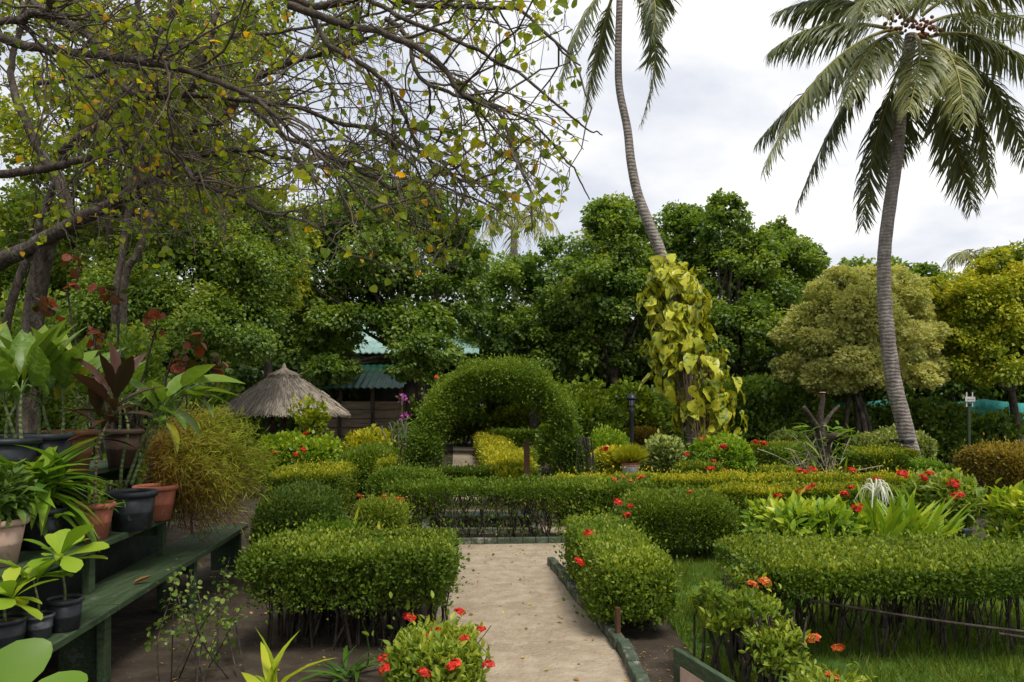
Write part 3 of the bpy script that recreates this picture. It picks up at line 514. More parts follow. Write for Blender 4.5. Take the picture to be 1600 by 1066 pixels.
mb = MB(); tube(mb, [(ux-.02, UYc, 0), (ux-.02, UYc, .8), (ux, UYc, az-.15)], .075, .065, 12); mb.build('post', BARKD, t)
mb = MB()
for k in range(8): a = k*math.pi/4; tube(mb, [(ux, UYc, az-.2), (ux+math.cos(a)*R*.95, UYc+math.sin(a)*R*.95, ez+.02)], .02, sides=6)
mb.build('rafters', BARKD, t)
# ================================================================== pavilion behind the trees and board fence
ROOFT = surf('teal_roof', [(.13, .25, .22), (.22, .35, .31), (.33, .44, .40)], 3, rough=.5, bump=.05)
ROOFG = surf('dark_green_roof', [(.012, .05, .03), (.02, .08, .05), (.04, .12, .075)], 3, rough=.5, bump=.05)
def corr(mb, x0, x1, ya, za, yb, zb, pitch=.2, amp=.02, thk=.03):
    n = int((x1-x0)/pitch*6); x = np.linspace(x0, x1, n); dz = amp*np.sin(x/pitch*2*math.pi)
    L4 = np.stack([np.stack([x, 0*x+ya, za+dz], 1), np.stack([x, 0*x+yb, zb+dz], 1), np.stack([x, 0*x+yb, zb+dz-thk], 1), np.stack([x, 0*x+ya, za+dz-thk], 1)], 0)
    i = np.arange(n-1); q = []
    for k in range(4): k2 = (k+1) % 4; q.append(np.stack([k*n+i, k*n+i+1, k2*n+i+1, k2*n+i], 1))
    mb.add(L4.reshape(-1, 3), np.concatenate(q), smooth=False)
t = thing('garden_pavilion', 'dark wooden pavilion with teal corrugated metal roofs behind the big tree', 'building', (X(600, 25), 25, 0))
x0, x1 = X(440, 23), X(748, 23)
mb = MB(); corr(mb, x0, x1, 23, Z(551, 23), 26.2, Z(551, 23)+1.55); mb.build('roof', ROOFT, t)
mb = MB(); corr(mb, x0, x1, 29.4, Z(551, 23), 26.2, Z(551, 23)+1.56); mb.build('roof', ROOFT, t)
mb = MB(); corr(mb, X(478, 21.2), X(630, 21.2), 21.2, Z(606, 21.2), 23.6, Z(606, 21.2)+.95); mb.build('veranda_roof', ROOFG, t)
DARKW = surf('dark_wall', [(.012, .012, .010), (.025, .024, .02), (.045, .042, .035)], 4, rough=.9)
mb = MB(); box(mb, ((x0+x1)/2-.7, 26.2, 1.7), (x1-x0-1.9, 5.2, 3.4)); mb.build('wall', DARKW, t)
for px in (482, 532, 582, 626):
    mb = MB(); tube(mb, [(X(px, 21.4), 21.4, 0), (X(px, 21.4), 21.4, Z(606, 21.2)+.05)], .06, sides=8); mb.build('post', WOODB, t)
mb = MB(); fx0, fx1 = X(478, 19.6), X(640, 19.6); zt = Z(627, 19.6)
for k in range(7): box(mb, ((fx0+fx1)/2, 19.6, .12+k*(zt-.1)/7+.1), (fx1-fx0, .03, (zt-.1)/7-.02))
t = thing('board_fence', 'weathered horizontal board fence behind the thatched shade', 'fence', ((fx0+fx1)/2, 19.6, 0))
mb.build('boards', BOARD, t)
for px in (480, 530, 582, 636):
    mb = MB(); tube(mb, [(X(px, 19.5), 19.53, 0), (X(px, 19.5), 19.53, zt+.1)], .05, sides=8); mb.build('post', BARKD, t)
# ================================================================== lamp post, sign, potted grass, stake, board, spots
lx, ly = X(987, 14), 14.
t = thing('lamp_post', 'slender black lamp post with a small round-hooded lantern', 'lamp post', (lx, ly, 0))
zz = lambda py: Z(py, ly)
mb = MB(); lathe(mb, [(.0, 0), (.09, 0), (.09, .12), (.055, .2), (.042, .3), (.036, zz(650)), (.055, zz(643)), (.055, zz(640)), (.03, zz(637)), (.03, zz(634))], (lx, ly, 0), 16); mb.build('post', BLACKM, t)
mb = MB(); lathe(mb, [(.03, zz(634)), (.05, zz(633.5)), (.06, zz(624))], (lx, ly, 0), 16); mb.build('lantern_glass', surf('frosted_glass', [(.30, .31, .32), (.36, .37, .38)], 3, rough=.25, bump=0), t)
mb = MB(); lathe(mb, [(.058, zz(626)), (.115, zz(623.5)), (.09, zz(621)), (.075, zz(618)), (.04, zz(616)), (.018, zz(614.5)), (.001, zz(612.5))], (lx, ly, 0), 20)
for k in range(6): a = k*math.pi/3; tube(mb, [(lx+.055*math.cos(a), ly+.055*math.sin(a), zz(634)), (lx+.064*math.cos(a), ly+.064*math.sin(a), zz(624))], .006, sides=4)
mb.build('hood', BLACKM, t)
sx, sy = X(1513, 19), 19.; zz = lambda py: Z(py, sy)
t = thing('garden_sign', 'small white sign plate on two white bars and a green post', 'sign', (sx, sy, 0))
mb = MB(); tube(mb, [(sx+.02, sy, 0), (sx, sy, zz(634))], .045, sides=10); mb.build('post', GREENP, t)
for dx in (-.075, .075):
    mb = MB(); box(mb, (sx+dx-.01, sy-.06, zz(624.5)), (.03, .03, zz(613)-zz(636))); mb.build('bar', WHITEP, t, bevel=.004)
mb = MB(); box(mb, (sx-.01, sy-.09, zz(624)), (.26, .02, .125)); pl = mb.build('plate', WHITEP, t, bevel=.004)
mb = MB()
for k, (a, b) in enumerate(((-.08, .0), (.015, .055), (.065, .09))): box(mb, (sx-.01+(a+b)/2, sy-.1025, zz(624)), (b-a, .005, .022))
mb.build('lettering', surf('grey_ink', [(.25, .25, .23), (.33, .33, .31)], 4), pl)
px_, py_ = X(985, 12.2), 12.2
t = thing('potted_grass', 'round tuft of yellow-green grass in a white pot in front of the lamp post', 'potted plant', (px_, py_, 0))
mb = MB(); lathe(mb, [(0, .42), (.11, .42), (.145, .62), (.15, .64), (.13, .64), (.12, .6), (0, .6)], (px_, py_, 0), 24); lathe(mb, [(0, .0), (.16, 0), (.16, .42), (0, .42)], (px_, py_, 0), 24); mb.build('pot', WHITEP, t)
mb = MB(); lathe(mb, [(.147, .622), (.152, .66), (.14, .68), (0, .68)], (px_, py_, 0), 24); mb.build('rim', TERRA, t)
mb = MB(); m = 2600; u = runit(m); u[:, 2] = np.abs(u[:, 2]); p = np.array([px_, py_, .66])+u*np.array([.05, .05, .02])
scatter(mb, tmpl([(.5, .5)], .03, .3, .1), p, u*np.array([.75, .75, .8])+UP*.45+rng.normal(size=(m, 3))*.1, runit(m), rng.uniform(.22, .36, m), rng.uniform(.45, .9, m)); mb.build('foliage', LM['gold'], t)
t = thing('garden_stake', 'short square rusty brown stake by the painted brick kerb', 'stake', (X(966, 4.9), 4.92, 0))
mb = MB(); box(mb, (X(966, 4.9), 4.92, .13), (.03, .03, .26), .3); mb.build('stake_post', WOODB, t, bevel=.003)
mb = MB(); lathe(mb, [(0, .02), (.032, .02), (.03, .05), (0, .055)], (X(966, 4.9), 4.92, 0), 12); mb.build('collar', BLACKM, t)
t = thing('low_sign_board', 'low dark green board with a cream panel at the corner of the lawn', 'sign board', (1.0, 3.6, 0))
bx = np.array([.895, 4.02]); by_ = np.array([1.22, 3.0]); c = (bx+by_)/2; L_ = np.linalg.norm(by_-bx); rz = math.atan2(*(by_-bx)[::-1])
mb = MB(); box(mb, (c[0], c[1], .155), (L_, .035, .26), rz); mb.build('board', GREENP, t, bevel=.004)
nn_ = np.array([-(by_-bx)[1], (by_-bx)[0]])/L_; nn_ = -nn_ if nn_[0] > 0 else nn_
d2 = c+nn_*.0195; mb = MB(); box(mb, (d2[0], d2[1], .125), (L_-.16, .004, .17), rz); mb.build('panel', PALET, t)
for q in (bx+(by_-bx)*.12, bx+(by_-bx)*.88):
    mb = MB(); box(mb, (q[0]+.04, q[1], .12), (.04, .04, .24), rz); mb.build('post', GREENP, t)
def spot(px, py, Y, lb):
    p = P(px, py, Y); t = thing('garden_spotlight', lb, 'spotlight', (p[0], p[1], 0), None)
    mb = MB(); box(mb, p, (.1, .07, .06), .3); mb.build('housing', BLACKM, t, bevel=.01)
    mb = MB(); tube(mb, [(p[0], p[1], 0), (p[0], p[1], p[2]-.02)], .014, sides=6); mb.build('spike', BLACKM, t)
spot(1508, 832, 6.2, 'small black ground spotlight on the lawn behind the lattice-stemmed hedge')
# teal netting fence
NET = surf('teal_net', [(.02, .16, .14), (.03, .25, .22), (.06, .36, .32)], 7, rough=.7, bump=.8)
t = thing('net_fence', 'sagging teal green netting fence between the far shrubs', 'net fence', (X(1480, 22.3), 22.3, 0))
mb = MB(); nx, nz = 90, 8; xs = np.linspace(X(1300, 22.3), X(1760, 22.3), nx); vs = []
for k in range(nz):
    zt = Z(624, 22.3)-.12*np.abs(np.sin(xs*1.1)); vs.append(np.stack([xs, 22.3+.10*np.sin(xs*3+k*.7), zt*k/(nz-1)], 1))
vs = np.array(vs); i = np.arange(nz-1)[:, None]*nx+np.arange(nx-1)[None]; fr = np.stack([i, i+1, i+nx+1, i+nx], -1).reshape(-1, 4)
mb.add(vs.reshape(-1, 3), fr, smooth=True); o = mb.build('netting', NET, t); sm = o.modifiers.new('thickness', 'SOLIDIFY'); sm.thickness = .015
for px in (1302, 1395, 1490, 1585, 1680):
    mb = MB(); tube(mb, [(X(px, 22.4), 22.42, 0), (X(px, 22.4), 22.42, Z(620, 22.4))], .04, sides=6); mb.build('post', BARKD, t)
# ================================================================== trees
def crown(mb, ells, size, tm=WID, K=26, cr=.34, layers=1.5, tint=(.15, .6), droop=.45, sq=.75, shoots=0, inner=.5, young=.12, ylim=None, skip=0., rough=.30, lum=.46):
    cc = []
    for c, r in ells:
        c = np.array(c); r = np.array(r); u = runit(K*2); u = u[u[:, 2] > -.72][:K]; k = len(u)
        ctr = c+u*r*rng.uniform(.72, 1.02, (k, 1)); R = cr*r.mean()*rng.uniform(.45, 1.45, k)
        if shoots:
            us = runit(shoots*3); us = us[us[:, 2] > .3][:shoots]
            ctr = np.vstack([ctr, c+us*r*rng.uniform(1.0, 1.18, (len(us), 1))]); R = np.concatenate([R, cr*r.mean()*rng.uniform(.3, .5, len(us))])
        cc += list(ctr)
        for q, rr_ in zip(ctr, R):
            if rng.random() < skip: continue
            n = int(layers*4*math.pi*rr_*rr_*.8/(tm.area*size*size)); v = runit(n)
            rad = 1+rough*.4-np.minimum(rng.exponential(rough, n), 1.05)
            p = q+v*rad[:, None]*rr_*np.array([1, 1, sq])*(1+lum*lumps(v*1.6+q, 1.))[:, None]
            o = nrm(p-c)
            scatter(mb, tm, p, o*.5+v*.4-UP*droop+rng.normal(size=(n, 3))*.4, UP*.6+v*.5+rng.normal(size=(n, 3))*.4, size*rng.uniform(.6, 1.25, n),
                    np.clip(rng.uniform(*tint, n)+rng.normal()*.11+young*v[:, 2]*(rng.random(n) < .6)+.10*lumps(p, .7), 0, 1))  # clump tops tinted lighter, undersides darker
        n = int(inner*4*math.pi*(r.mean()**2)*.6/(tm.area*(size*1.3)**2)); v = runit(n)
        p = c+v*r*rng.uniform(.45, .85, (n, 1)); scatter(mb, tm, p, v*.4-UP*droop+rng.normal(size=(n, 3))*.6, UP*.5+v*.5+rng.normal(size=(n, 3))*.5, size*1.3*rng.uniform(.7, 1.2, n), np.clip(rng.uniform(tint[0], tint[1], n), 0, 1))
    return cc
def limbs(mb, base, top, targets, r0, bend=.3):
    base = np.array(base); top = np.array(top)
    tube(mb, [base, base+(top-base)*.5+rng.normal(size=3)*.08*np.linalg.norm(top-base)*np.array([1, 1, 0]), top], r0, r0*.6, 10, 14)
    for q in targets:
        q = np.array(q); d = q-top; tube(mb, [top+d*.0, top+d*.45+UP*np.linalg.norm(d)*.1*bend+rng.normal(size=3)*.06*np.linalg.norm(d), q], r0*rng.uniform(.3, .5), r0*.1, 6, 9)
def tree(label, ell_px, Y, size, pal, base, r0, name='garden_tree', cat='tree', group='trees around the garden', nt_=16, fork=None, dep=.8, trunks=None, **kw):
    ells = [(P(px, py, Y+dy), np.array([rx, rx*dep, ry])/F*Y) for px, py, rx, ry, dy in ell_px]
    b = (X(base[0], Y), Y, 0)
    t = thing(name, label, cat, b, group); mb = MB(); cc = crown(mb, ells, size, **kw); mb.build('crown', LM[pal], t)
    tm_ = MB(); top = P(*(fork or (base[0], base[1]-60)), Y)
    sel = [cc[i] for i in rng.choice(len(cc), min(nt_, len(cc)), replace=False)]+[e[0] for e in ells]
    for tb in (trunks or [b]): limbs(tm_, tb, top if not trunks else np.array(tb)*np.array([.3, .3, 0])+top*np.array([.7, .7, 1]), sel if tb is (trunks or [b])[0] else sel[:5], r0)
    tm_.build('trunk', BARK, t); return t
tree('big spreading dark green tree in front of the teal roofed pavilion', [(560, 395, 95, 75, 0), (655, 420, 85, 80, .8), (490, 440, 70, 70, 0), (700, 470, 55, 50, 0), (600, 335, 90, 45, .5), (645, 512, 55, 34, -.5), (450, 500, 60, 60, .5), (545, 470, 60, 40, 1), (712, 395, 45, 60, .3), (505, 540, 55, 40, 0), (672, 548, 46, 20, -1.2), (645, 575, 34, 22, -1.2), (560, 500, 60, 18, -.6), (600, 300, 60, 30, .5), (520, 580, 40, 16, -1)], 19, .11, 'tree', (690, 640), .2, fork=(650, 560), K=24, layers=1.35, tint=(.12, .62), inner=.25, skip=.12, young=.18)
tree('small-leaved dark green tree mass behind the plant bench', [(300, 430, 120, 95, 0), (390, 400, 70, 85, .5), (215, 500, 95, 75, -.5), (345, 520, 85, 55, -.5), (120, 430, 110, 110, .5), (50, 500, 90, 90, 0), (420, 470, 40, 70, 1.), (270, 545, 70, 40, -1), (40, 380, 90, 90, 1), (240, 340, 100, 60, 1.5)], 13, .062, 'tree', (235, 640), .13, fork=(230, 560), K=30, cr=.3, layers=1.5, tint=(.15, .75), inner=.7, young=.2)
tree('yellow-green airy tree behind the dark small-leaved tree', [(430, 350, 60, 60, 0), (350, 330, 80, 50, 0), (440, 430, 34, 60, -.5), (300, 270, 100, 60, 0)], 16, .10, 'treelight', (430, 620), .12, fork=(420, 480), K=22, cr=.3, layers=1.0, tint=(.3, .85), inner=.1, skip=.2)
tree('tall sunlit tree with thin leaves rising over the upper left of the garden', [(90, 110, 190, 120, 0), (310, 120, 140, 100, .5), (460, 40, 110, 50, 1), (180, 260, 170, 80, 0), (60, 300, 120, 90, 0), (330, 245, 90, 50, .8), (250, 10, 200, 80, 1)], 12, .085, 'treelight', (150, 700), .08, fork=(170, 330), K=34, cr=.2, layers=.68, tint=(.25, .85), inner=.05, skip=.2, nt_=16)
tree('rounded dark tree between the pavilion and the cream palm', [(815, 480, 68, 75, 0), (868, 432, 60, 58, .5), (850, 540, 75, 55, -.5), (770, 530, 50, 55, .5), (905, 500, 50, 60, 1)], 24, .125, 'tree', (830, 650), .2, K=44, cr=.26, layers=1.4, inner=.3, skip=.06, tint=(.1, .55), shoots=14, young=.2)
tree('tall bright-topped tree left of the vine-clad palm', [(962, 395, 62, 70, 0), (930, 460, 65, 65, -.5), (985, 480, 75, 65, 0), (955, 345, 40, 38, .3), (940, 545, 70, 50, .3)], 23, .125, 'tree', (960, 650), .2, K=44, cr=.26, layers=1.4, inner=.3, skip=.06, tint=(.2, .68), shoots=18, young=.22)
tree('dark tree right behind the leaning palm trunk', [(1065, 385, 52, 55, 0), (1040, 440, 60, 60, .5), (1100, 470, 80, 70, 0), (1070, 345, 30, 22, 0), (1060, 540, 70, 60, .5)], 24.2, .125, 'tree', (1070, 650), .2, K=44, cr=.26, layers=1.4, inner=.3, skip=.06, tint=(.12, .6), shoots=18, young=.2)
tree('tree with a tufted leader above its crown beside the vine-clad palm', [(1138, 370, 42, 45, 0), (1132, 328, 22, 24, 0), (1160, 450, 75, 65, 0), (1150, 530, 80, 60, -.5), (1175, 395, 40, 35, .3)], 22.6, .12, 'tree', (1150, 650), .2, K=44, cr=.26, layers=1.4, inner=.3, skip=.06, tint=(.2, .66), shoots=18, young=.22)
tree('dark broad tree with ragged outline left of the cream tree', [(1225, 430, 62, 50, 0), (1252, 405, 32, 26, 0), (1215, 375, 26, 24, .3), (1222, 356, 9, 16, .3), (1205, 520, 75, 70, .3), (1262, 470, 30, 40, .3), (1190, 415, 40, 40, .4)], 23.6, .12, 'tree', (1215, 650), .2, K=44, cr=.26, layers=1.4, inner=.3, skip=.06, tint=(.12, .6), shoots=20, young=.2)
tree('dense cream variegated tree with a rounded crown on several thin trunks', [(1345, 448, 48, 28, 0), (1292, 478, 42, 34, 0), (1402, 478, 42, 36, 0), (1342, 500, 50, 38, -.9), (1264, 528, 40, 36, 0), (1318, 553, 46, 34, -1.), (1398, 548, 46, 36, -.9), (1440, 535, 32, 38, 0), (1246, 580, 32, 24, -.2), (1284, 594, 38, 20, -.7), (1350, 588, 42, 20, -.9), (1420, 588, 40, 22, -.5), (1454, 580, 20, 20, 0), (1372, 440, 36, 22, .4), (1310, 445, 32, 22, .4), (1430, 495, 28, 30, .3), (1290, 530, 34, 26, -.8), (1372, 520, 34, 26, -1.1), (1345, 520, 90, 62, 1.2)], 19.5, .095, 'cream', (1335, 680), .09, fork=(1330, 610), K=15, cr=.42, layers=1.5, tint=(.3, .95), inner=.25, droop=.05, sq=.7, young=.2, nt_=26, rough=.14, lum=.18,
     trunks=[(X(1322, 19.5), 19.5, 0), (X(1338, 19.5), 19.3, 0), (X(1368, 19.5), 19.7, 0), (X(1352, 19.5), 19.9, 0)])
tree('light yellow-green tree at the right edge of the garden', [(1540, 490, 75, 60, 0), (1480, 470, 40, 38, .3), (1590, 440, 60, 52, 0), (1560, 560, 80, 50, -.3), (1640, 500, 70, 90, .3), (1500, 540, 50, 45, .3), (1560, 415, 30, 24, .5)], 19.8, .10, 'treelight', (1600, 670), .15, fork=(1580, 610), K=28, layers=1.35, tint=(.36, .9), shoots=14, cr=.28, inner=.5)
tree('dark tree filling the gap behind the cream tree', [(1440, 490, 60, 55, 0), (1330, 470, 70, 52, .5), (1470, 550, 70, 60, 0), (1310, 560, 70, 60, 0), (1400, 560, 70, 60, 0), (1448, 432, 22, 14, 0), (1390, 430, 30, 20, 0)], 25.5, .13, 'tree', (1400, 650), .18, K=22, layers=1.5, tint=(.15, .65), shoots=14, young=.2)
tree('dark background tree behind the arch and pavilion', [(760, 560, 90, 70, 0), (860, 590, 110, 60, 0), (980, 590, 110, 60, 0), (680, 570, 80, 70, 0)], 29, .22, 'tree', (860, 650), .2, K=22, layers=1.6, tint=(.0, .4))
tree('dark background tree behind the vine-clad palm', [(1080, 590, 110, 70, 0), (1190, 590, 110, 70, 0), (1290, 590, 90, 60, 0)], 27.5, .22, 'tree', (1130, 650), .2, K=22, layers=1.6, tint=(.0, .4))
tree('dark background tree beyond the net fence', [(1480, 610, 110, 55, 0), (1600, 590, 110, 70, 0), (1720, 560, 100, 110, 0)], 26, .2, 'tree', (1560, 650), .2, K=22, layers=1.6, tint=(.0, .45))
tree('dark background tree behind the thatched shade', [(400, 600, 110, 60, 0), (300, 590, 110, 70, 0), (180, 560, 120, 110, 0), (40, 540, 130, 130, 0), (470, 560, 70, 70, 0)], 22, .2, 'tree', (330, 650), .2, K=22, layers=1.6, tint=(.0, .4))
# ================================================================== palms
def bez(a, b, c, n):
    t = np.linspace(0, 1, n)[:, None]; b2 = 2*np.array(b)-.5*(np.array(a)+np.array(c)); return (1-t)**2*a+2*t*(1-t)*b2+t*t*c
def frond(root, a, b, c, ll=.6, n=62, droop=.55, tint=(.2, .6), wd=1.0):
    mb = MB(); q = bez(np.array(a), np.array(b), np.array(c), n); T = nrm(np.gradient(q, axis=0))
    S = np.cross(T, UP+np.array([.001, .002, 0])); S = nrm(S)
    Uu = nrm(np.cross(S, T)); s = np.linspace(0, 1, n)
    Ln = ll*np.clip(np.minimum((s-.10)/.16, 1), 0, 1)*np.where(s > .55, 1-.62*((s-.55)/.45)**1.3, 1)
    k0 = int(n*.13)
    for sg in (-1, 1):
        for rep in range(1):
            m = n-k0; d = sg*S[k0:]*.85+T[k0:]*(.45+.5*s[k0:, None]**2)-UP*(droop*rng.uniform(.5, 1.5, (m, 1)))+Uu[k0:]*.12+rng.normal(size=(m, 3))*.12
            scatter(mb, LFT, q[k0:]+T[k0:]*rng.uniform(-.02, .02, (m, 1)), d, Uu[k0:]+sg*S[k0:]*.5+rng.normal(size=(m, 3))*.25, Ln[k0:]*rng.uniform(.8, 1.12, m), np.clip(rng.uniform(*tint, m), 0, 1))
    rm = MB(); tubes(rm, q[None], (.034*(1-s)+.006)[None], 6, .75)
    f = mb.build('frond', LM['palm'], root)
    rm.build('midrib', surf('palm_rib', [(.13, .13, .03), (.22, .20, .05), (.32, .27, .08)], 3, rough=.5), f)
    return f
PY = 15.3; pc = (1424, 66)
pts = [(1426, 760), (1425, 722), (1412, 660), (1397, 600), (1386, 520), (1381, 440), (1383, 380), (1392, 310), (1402, 240), (1408, 170), (1418, 90), (1424, 55)]
t = thing('coconut_palm', 'tall coconut palm with a full crown and brown coconut clusters on a ringed pale trunk', 'palm tree', (X(1426, PY), PY, 0), 'coconut palms')
mb = MB(); q = spline([P(a, b, PY) if k else np.array([X(a, PY), PY, -.05]) for k, (a, b) in enumerate(pts)], 60); rr = np.interp(np.linspace(0, 1, 60), [0, .06, .15, .5, .9, 1], [.26, .205, .165, .132, .115, .125]); rr = rr*(1+.02*np.sin(np.arange(60)*2.1))
tubes(mb, q[None], rr[None], 20); mb.build('trunk', PALMB, t)
C = P(*pc, PY)
for ax, ay, bx_, by2, cx_, cy_, dy, dr, tn in [
    (1400, 48, 1290, 40, 1202, 82, .4, .75, (.15, .5)), (1395, 30, 1300, 0, 1214, 20, .9, .6, (.1, .45)), (1405, 44, 1290, 108, 1193, 266, -.6, .7, (.2, .6)), (1402, 46, 1275, 132, 1184, 222, .8, .7, (.1, .4)),
    (1400, 80, 1322, 160, 1246, 320, .6, .75, (.02, .28)), (1412, 92, 1370, 214, 1348, 352, .9, .6, (.02, .25)), (1440, 95, 1490, 215, 1519, 326, .9, .6, (.02, .25)), (1448, 82, 1520, 165, 1548, 290, .1, .7, (.2, .5)),
    (1455, 70, 1552, 140, 1602, 250, .7, .65, (.08, .35)), (1452, 58, 1545, 62, 1650, 128, .2, .85, (.15, .5)), (1445, 40, 1530, 20, 1640, 40, .8, .7, (.15, .5)), (1430, 56, 1437, 88, 1420, 172, -1.9, .5, (.4, .85)),
    (1440, 58, 1488, 95, 1505, 190, -1.5, .55, (.4, .8)), (1410, 52, 1365, 72, 1318, 160, -1.4, .65, (.3, .7)), (1410, 20, 1340, -60, 1240, -60, .3, .5, (.2, .5)), (1418, 15, 1385, -110, 1330, -190, -.5, .4, (.2, .5)),
    (1430, 12, 1450, -120, 1480, -220, .4, .4, (.2, .5)), (1440, 18, 1510, -70, 1620, -100, .9, .5, (.2, .5)), (1440, 25, 1545, -30, 1660, -20, -.9, .6, (.25, .6)), (1425, 30, 1460, -20, 1500, -15, -2.2, .5, (.3, .7)), (1415, 30, 1375, -10, 1345, 20, -2.2, .6, (.3, .7)), (1425, 85, 1410, 180, 1395, 250, 1.8, .5, (.0, .2))]:
    frond(t, P(ax, ay, PY+dy*.08), P(bx_, by2, PY+dy*.7), P(cx_, cy_, PY+dy*1.3), .82, 120, dr, tn)
mb = MB(); u = runit(70)
lathe(mb, [(0, -.075), (.04, -.062), (.062, -.02), (.06, .02), (.035, .06), (0, .07)], (0, 0, 0), 10); nutm = mb.build('coconut', surf('coconut_husk', [(.10, .045, .02), (.17, .05, .02), (.24, .13, .055)], 6, rough=.7)); nm_ = nutm.data; bpy.data.objects.remove(nutm)
for k in range(64):
    px, py = random.choice([(1402, 36), (1412, 42), (1446, 52), (1455, 50), (1448, 40), (1396, 30), (1428, 30)])
    o = bpy.data.objects.new('coconut', nm_); COL.objects.link(o); o.parent = t
    o.location = [float(v) for v in P(px+random.gauss(0, 9), py+random.gauss(0, 8), PY-.32+random.gauss(0, .12))-WL[t.name]]; o.rotation_euler = (random.uniform(-1, 1), random.uniform(-1, 1), 0); o.scale = [random.uniform(.35, .8)]*3
# floodlight strapped to the trunk
p = P(1417, 690, PY-.3); f = thing('garden_floodlight', 'black floodlight strapped low on the tall palm trunk with a hanging cable', 'floodlight', p)
mb = MB(); box(mb, p, (.2, .1, .08), .1); mb.build('housing', BLACKM, f, bevel=.015)
mb = MB(); tube(mb, [p+np.array([-.1, 0, 0]), p+np.array([-.11, .02, -.3]), p+np.array([-.08, .05, -.6]), p+np.array([-.09, .08, -1.0])], .012, sides=6, n=12); mb.build('cable', BLACKM, f)
mb = MB(); lathe(mb, [(.235, -.02), (.24, -.02), (.24, .02), (.235, .02)], p+np.array([.06, .3, 0]), 20); mb.build('strap', BLACKM, f)
# leaning palm
PY = 15.8
pts = [(1094, 740), (1085, 680), (1068, 560), (1050, 460), (1034, 400), (1012, 345), (996, 302), (986, 253), (980, 200), (968, 141), (966, 85), (968, 0), (968, -45)]
t = thing('coconut_palm', 'leaning slender coconut palm whose crown leaves the top of the picture', 'palm tree', (X(1094, PY), PY, 0), 'coconut palms')
mb = MB(); q = spline([P(a, b, PY) if k else np.array([X(a, PY), PY, -.05]) for k, (a, b) in enumerate(pts)], 60); rr = np.interp(np.linspace(0, 1, 60), [0, .2, .5, .75, 1], [.17, .14, .105, .08, .062])
tubes(mb, q[None], rr[None], 18); mb.build('trunk', PALMB, t)
for ax, ay, bx_, by2, cx_, cy_, dy, dr in [(972, -20, 1022, 55, 1003, 190, .3, .45), (972, -30, 1018, -10, 1018, 60, -.6, .5), (972, -35, 1030, -20, 1030, 45, .9, .5), (962, -20, 935, 70, 912, 180, .6, .6), (960, -30, 905, 40, 872, 150, -.4, .6), (968, -50, 950, -160, 900, -200, 0, .4), (972, -50, 1040, -140, 1130, -120, .3, .4)]:
    frond(t, P(ax, ay, PY+dy*.1), P(bx_, by2, PY+dy*.8), P(cx_, cy_, PY+dy*1.2), .6, 100, dr, (.0, .35))
# far palms
def smallpalm(label, px, py, Y, fr, L_, base_py=640):
    t = thing('coconut_palm', label, 'palm tree', (X(px, Y), Y, 0), 'coconut palms')
    mb = MB(); tube(mb, [(X(px, Y), Y, 0), P(px+2, (py+640)/2, Y), P(px, py, Y)], .2, .14, 10, 16); mb.build('trunk', PALMB, t)
    C = P(px, py, Y)
    for az_, el, drp in fr:
        d = np.array([math.cos(az_)*math.cos(el), math.sin(az_)*math.cos(el), math.sin(el)])
        frond(t, C, C+d*L_*.55+UP*.1, C+d*L_*.95*np.array([1, 1, .4])-UP*drp*L_, .7, 36, .6, (.35, .85))
smallpalm('distant grey-green coconut palm between the big tree and the arch trees', 803, 362, 31, [(a+.3, e, d) for a, e, d in zip(np.linspace(0, 6.28, 15)[:-1], [.9, .2, .7, .0, .5, 1.0, .3, .6, -.1, .8, .3, .1, .6, .4], [.45, .6, .35, .7, .5, .3, .6, .5, .7, .4, .6, .7, .5, .6])], 2.6)
smallpalm('far palm peeping over the light tree near the right edge', 1535, 412, 33, [(a, .45, .25) for a in np.linspace(0, 6.28, 10)[:-1]], 1.9)
# ------------------------------------------------------------------ climbing vine on the leaning palm
t = thing('climbing_vine', 'giant yellow and green variegated climbing vine cloaking the leaning palm trunk', 'climbing plant', (X(1094, 15.6), 15.55, 0))
mb = MB(); sp = [(1040, 416, 16), (1045, 440, 40), (1056, 480, 46), (1062, 515, 40), (1068, 550, 50), (1078, 585, 50), (1088, 620, 53), (1106, 655, 46), (1118, 690, 32), (1120, 705, 22)]
A = np.array([np.append(P(a, b, 15.75), r/F*15.7) for a, b, r in sp]); m = 820; u = np.sort(rng.random(m))*(len(A)-1.001); i = u.astype(int); g = (u-i)[:, None]; c = A[i]*(1-g)+A[i+1]*g
th = rng.uniform(0, 6.283, m); rad = np.stack([np.cos(th), np.sin(th)*.8, 0*th], 1); rr = c[:, 3]*np.where(rng.random(m) < .14, rng.uniform(.95, 1.25, m), rng.uniform(.35, .95, m))
p = c[:, :3]+rad*rr[:, None]+rng.normal(size=(m, 3))*.04
gap = ~((u > 4.7) & (u < 6.3) & (np.abs(th-4.4) < .6) & (rng.random(m) < .8)); p, rad, u = p[gap], rad[gap], u[gap]; m = len(p)
for k in range(2):
    ii = slice(k, None, 2); mm = len(p[ii]); scatter(mb, HEARTW if k else ROUNDW, p[ii]+UP*.1, rad[ii]*.45-UP*rng.uniform(.3, 1., (mm, 1))+rng.normal(size=(mm, 3))*.35, rad[ii]+UP*.45+rng.normal(size=(mm, 3))*.3, rng.uniform(.16, .42, mm)*np.where(u[ii] > 7, .8, 1), np.clip(rng.uniform(.15, .9, mm)+.1*(u[ii] < 3), 0, 1), 0, True)
mb.build('foliage', LM['pothos'], t)
mb = MB(); m = 64; k_ = rng.uniform(3.2, 7.5, m); i = k_.astype(int); c = A[i]; pp = np.zeros((m, 5, 3)); th = rng.uniform(3.3, 6.1, m); r0 = c[:, 3]*rng.uniform(.2, .75, m)
